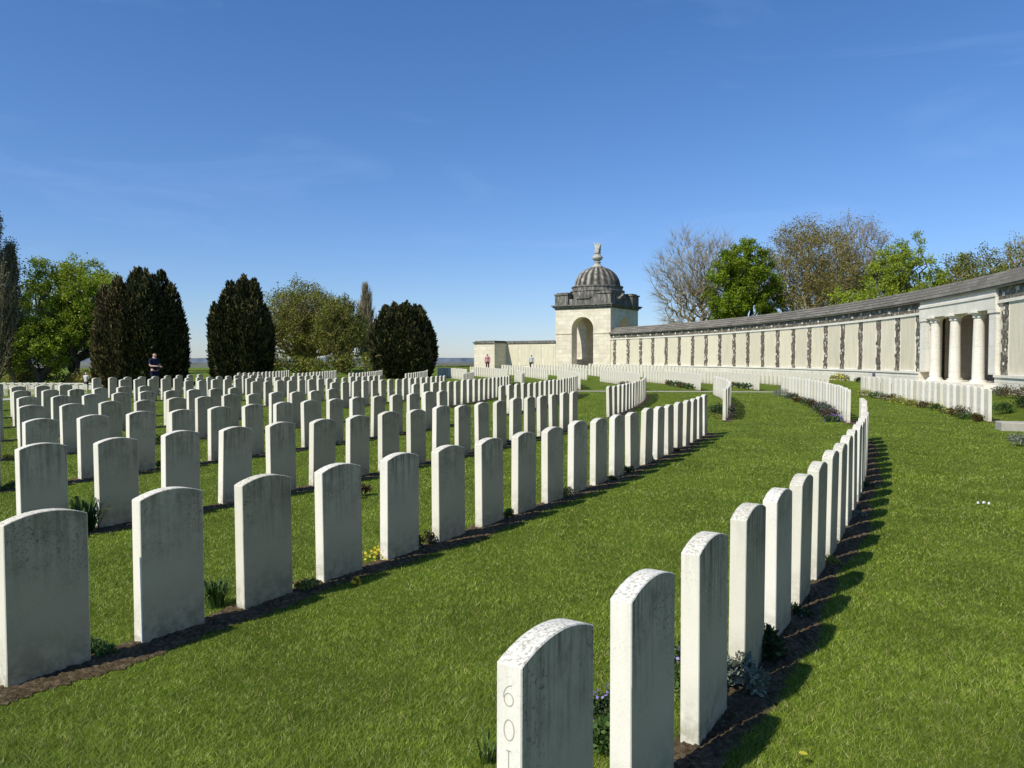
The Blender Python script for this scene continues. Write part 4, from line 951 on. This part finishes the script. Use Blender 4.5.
# ------------------------------------------------------------------ people
M_SKIN=plain('skin',(.55,.33,.24),.6,.06); 
def cloth(n,c): return plain(n,c,.9,.12,30,.1)
def skinobj(name,pts,edges,rad,mat,parent,root=0,sub=2):
    me=bpy.data.meshes.new(name); me.from_pydata(pts,edges,[]); me.materials.append(mat); o=bpy.data.objects.new(name,me); COL.objects.link(o); o.parent=parent
    m=o.modifiers.new('skin','SKIN'); m.use_smooth_shade=True
    bpy.context.view_layer.update()
    for i,v in enumerate(me.skin_vertices[0].data): r=rad[i]; v.radius=(r if not hasattr(r,'__len__') else r[0], r if not hasattr(r,'__len__') else r[1]); v.use_root=(i==root)
    s=o.modifiers.new('sub','SUBSURF'); s.levels=sub; s.render_levels=sub; return o
def person(x,Y,z,height,face,label,shirt,trouser,hair,arms='down',stride=.0,short=False,bag=None,hood=False):
    X=at(x,Y); e=empty('person',(X,Y,z),label,'person',None,face)    # figure faces local -y
    k=height/1.75; ar={}
    if arms=='down': L=[(.20,0,1.42),(.25,.02,1.14),(.24,-.05,.88)]; Rr=[(-.20,0,1.42),(-.25,.02,1.14),(-.24,-.05,.88)]
    elif arms=='front': L=[(.20,0,1.42),(.24,-.02,1.15),(.13,-.27,1.10)]; Rr=[(-.20,0,1.42),(-.24,-.02,1.15),(-.13,-.27,1.14)]
    else: L=[(.20,0,1.42),(.24,-.05,1.17),(.06,-.22,1.28)]; Rr=[(-.20,0,1.42),(-.24,-.05,1.17),(-.06,-.22,1.28)]
    hip=.92
    lg=[[(.10,0,.90),(.11,-.03-stride*.4,.49),(.11,.02-stride,.08),(.12,-.13-stride,.035)],[(-.10,0,.90),(-.11,-.03+stride*.1,.49),(-.11,.04+stride,.10),(-.12,-.10+stride,.035)]]
    pts=[(0,0,.95),(0,-.01,1.12),(0,0,1.30),(0,.01,1.44),(0,0,1.52),(0,-.02,1.60),(0,-.02,1.70)]; rad=[(.16,.11),(.145,.10),(.165,.11),(.12,.09),.055,(.075,.092),(.068,.08)]
    ed=[(i,i+1) for i in range(6)]
    def chain(ps,rs,frm):
        last=frm
        for p,r in zip(ps,rs): pts.append(p); rad.append(r); ed.append((last,len(pts)-1)); last=len(pts)-1
        return last
    for A,sx in ((L,1),(Rr,-1)):
        w=chain(A,[.055,.042,.028],3); d=(Vector(A[2])-Vector(A[1])).normalized(); wr=Vector(A[2])
        palm=wr+d*.06; pts.append(tuple(palm)); rad.append(.032); ed.append((w,len(pts)-1)); pi=len(pts)-1
        side=d.cross(Vector((0,1,0)) if abs(d.y)<.7 else Vector((0,0,1))).normalized()
        for q,ln in ((-1.5,.055),(-.5,.07),(.5,.075),(1.5,.065)):
            a=palm+side*.014*q+d*.045; b=a+d*ln*.6+Vector((0,-.01,0)); 
            pts.append(tuple(a)); rad.append(.009); ed.append((pi,len(pts)-1)); pts.append(tuple(b)); rad.append(.008); ed.append((len(pts)-2,len(pts)-1))
        t=palm-d*.02+side*-.045*sx; pts.append(tuple(t)); rad.append(.010); ed.append((pi,len(pts)-1)); pts.append(tuple(t+d*.04)); rad.append(.009); ed.append((len(pts)-2,len(pts)-1))
    for g in lg: chain(g,[.085,.058,.042,.035],0)
    S_=lambda P:[tuple(c*k for c in p) for p in P]; SR=lambda r:[(tuple(c*k for c in q) if hasattr(q,'__len__') else q*k) for q in r]
    body=skinobj('body',S_(pts),ed,SR(rad),M_SKIN,e)
    # face features
    mb=MB()
    for sx in (-1,1): mb.lathe([(0,-.008),(.008,-.004),(.010,0),(.008,.004),(0,.008)],(sx*.03*k,-.112*k,1.645*k),8)
    mb.build('eyes',plain('dark_eyes',(.03,.02,.02)),body)
    mb=MB(); mb.tube([(0,-.10*k,1.655*k),(0,-.128*k,1.615*k),(0,-.10*k,1.605*k)],[.008*k,.014*k,.006*k],6); mb.build('nose',M_SKIN,body)
    mb=MB(); mb.tube([(-.024*k,-.106*k,1.578*k),(0,-.112*k,1.576*k),(.024*k,-.106*k,1.578*k)],[.003,.006,.003],6); mb.build('mouth',plain('lips',(.35,.14,.12)),body)
    mb=MB()
    for sx in (-1,1): mb.tube([(sx*.078*k,-.02*k,1.66*k),(sx*.09*k,-.01*k,1.64*k),(sx*.078*k,-.02*k,1.605*k)],[.008,.014,.008],6)
    mb.build('ears',M_SKIN,body)
    # shirt
    sp=[(0,0,.90),(0,-.01,1.10),(0,0,1.30),(0,.01,1.43)]; srd=[(.185,.135),(.165,.125),(.185,.13),(.13,.10)]; se=[(0,1),(1,2),(2,3)]
    for A in (L,Rr):
        a,b=Vector(A[0]),Vector(A[1]); c=Vector(A[2]); sp.append(tuple(a)); srd.append(.075); se.append((3,len(sp)-1))
        if short: sp.append(tuple(a.lerp(b,.75))); srd.append(.066); se.append((len(sp)-2,len(sp)-1))
        else:
            sp.append(tuple(b)); srd.append(.058); se.append((len(sp)-2,len(sp)-1)); sp.append(tuple(b.lerp(c,.93))); srd.append(.042); se.append((len(sp)-2,len(sp)-1))
    skinobj('top',S_(sp),se,SR(srd),shirt,e)
    tp=[(0,0,.94)]; tr=[(.175,.125)]; te=[]
    for g in lg:
        a,b,c=Vector(g[0]),Vector(g[1]),Vector(g[2]); tp.append(tuple(a-Vector((0,0,.05)))); tr.append(.10); te.append((0,len(tp)-1)); tp.append(tuple(b)); tr.append(.078 if not short else .085); te.append((len(tp)-2,len(tp)-1))
        if not short: tp.append(tuple(b.lerp(c,.92))); tr.append(.062); te.append((len(tp)-2,len(tp)-1))
    skinobj('trousers' if not short else 'shorts',S_(tp),te,SR(tr),trouser,e)
    for g in lg:
        c=Vector(g[2]); skinobj('shoe',S_([(c.x,c.y+.03,.045),(c.x,c.y-.07,.045),(c.x,c.y-.16,.035)]),[(0,1),(1,2)],SR([.045,.048,.034]),SHOE,e,0,1)
    if hair:
        hp=[(0,.015,1.60),(0,.02,1.66),(0,-.005,1.715)]
        skinobj('hood' if hood else 'hair',S_(hp),[(0,1),(1,2)],SR([(.082,.085),(.090,.098),(.072,.082)]),hair,e,0,2)
    return e
SHOE=cloth('dark_shoe',(.04,.035,.03)); NAVY=cloth('navy_cotton',(.010,.018,.045)); NAVY2=cloth('dark_navy_cotton',(.012,.016,.04)); PINK=cloth('pink_cotton',(.62,.22,.28)); BLK=cloth('black_cloth',(.02,.02,.025)); WHT=cloth('white_jacket',(.66,.66,.62)); LGR=cloth('pale_grey_shirt',(.50,.54,.56)); HAIR=cloth('dark_hair',(.035,.025,.018)); DKR=cloth('maroon_trousers',(.09,.03,.05))
gl=gz(at(155,35.3),35.3)
m=person(154.5,35.3,gl+.0,1.84,R_(62),'bald man in navy t-shirt and shorts holding papers before the yew',NAVY,NAVY2,None,'front',.06,True)
ph=MB(); ph.box((.0,-.34*1.05,1.20),(.22,.16,.012),0); o=ph.build('booklet',plain('paper',(.75,.74,.70))); o.matrix_world=Matrix.Translation(m.location)@Matrix.Rotation(R_(62),4,'Z'); tag(o,'pale booklet held open by the man in navy','booklet')
X=at(86,61); person(86,61,gz(X,61),1.66,R_(175),'person in white jacket and dark trousers under the green tree',WHT,BLK,WHT,'up',.02,False,hood=True)
X=at(487.5,80.5); person(487.5,80.5,.30,1.76,R_(185),'person in pink shirt facing the end pier',PINK,DKR,HAIR,'down',.03)
X=at(531.5,80.8); person(531.5,80.8,.26,1.72,R_(178),'person in pale grey top and black trousers before wing wall',LGR,BLK,HAIR,'down',.08)
# ------------------------------------------------------------------ daylight
EL=45.5; sx,sy=-.76,-.65; 
sun=bpy.data.lights.new('sun','SUN'); sun.energy=5.0; sun.angle=R_(.53); sun.color=(1.0,.96,.86); so=bpy.data.objects.new('sun',sun); COL.objects.link(so)
l=math.hypot(sx,sy); v=Vector((sx/l*math.cos(R_(EL)),sy/l*math.cos(R_(EL)),math.sin(R_(EL)))); so.rotation_euler=v.to_track_quat('Z','Y').to_euler(); so.location=v*50
w=bpy.data.worlds.new('World'); scene.world=w; w.use_nodes=True; t=w.node_tree; bg=t.nodes['Background']
sk=t.nodes.new('ShaderNodeTexSky'); sk.sky_type='NISHITA'; sk.sun_disc=False; sk.sun_elevation=R_(EL); sk.sun_rotation=math.atan2(sx,sy); sk.air_density=1.0; sk.dust_density=.15; sk.ozone_density=4.0; sk.altitude=0
# thin cirrus
tc=t.nodes.new('ShaderNodeTexCoord'); mp=t.nodes.new('ShaderNodeMapping'); mp.inputs['Scale'].default_value=(1.2,1.2,5.0); mp.inputs['Rotation'].default_value=(0,.25,.4)
nz=t.nodes.new('ShaderNodeTexNoise'); nz.inputs['Scale'].default_value=2.2; nz.inputs['Detail'].default_value=7; nz.inputs['Roughness'].default_value=.6; nz.inputs['Distortion'].default_value=.6
rp=t.nodes.new('ShaderNodeValToRGB'); rp.color_ramp.elements[0].position=.52; rp.color_ramp.elements[1].position=.85; rp.color_ramp.elements[1].color=(.17,.17,.17,1)
mx=t.nodes.new('ShaderNodeMix'); mx.data_type='RGBA'
t.links.new(tc.outputs['Generated'],mp.inputs[0]); t.links.new(mp.outputs[0],nz.inputs['Vector']); t.links.new(nz.outputs['Fac'],rp.inputs[0]); t.links.new(rp.outputs[0],mx.inputs[0]); t.links.new(sk.outputs[0],mx.inputs[6]); mx.inputs[7].default_value=(7.5,8.0,8.8,1)
gr=t.nodes.new('ShaderNodeSeparateXYZ'); t.links.new(tc.outputs['Generated'],gr.inputs[0])
hr=t.nodes.new('ShaderNodeValToRGB'); e=hr.color_ramp.elements; e[0].position=0; e[0].color=(1.02,1.14,1.48,1); e[1].position=.45; e[1].color=(.78,1.19,1.62,1); t.links.new(gr.outputs[2],hr.inputs[0])
tn=t.nodes.new('ShaderNodeMix'); tn.data_type='RGBA'; tn.blend_type='MULTIPLY'; tn.inputs[0].default_value=1; t.links.new(mx.outputs[2],tn.inputs[6]); t.links.new(hr.outputs[0],tn.inputs[7])
t.links.new(tn.outputs[2],bg.inputs[0]); bg.inputs[1].default_value=.087
scene.view_settings.view_transform='Standard'; scene.view_settings.look='None'; scene.view_settings.exposure=0
scene.render.engine='CYCLES'
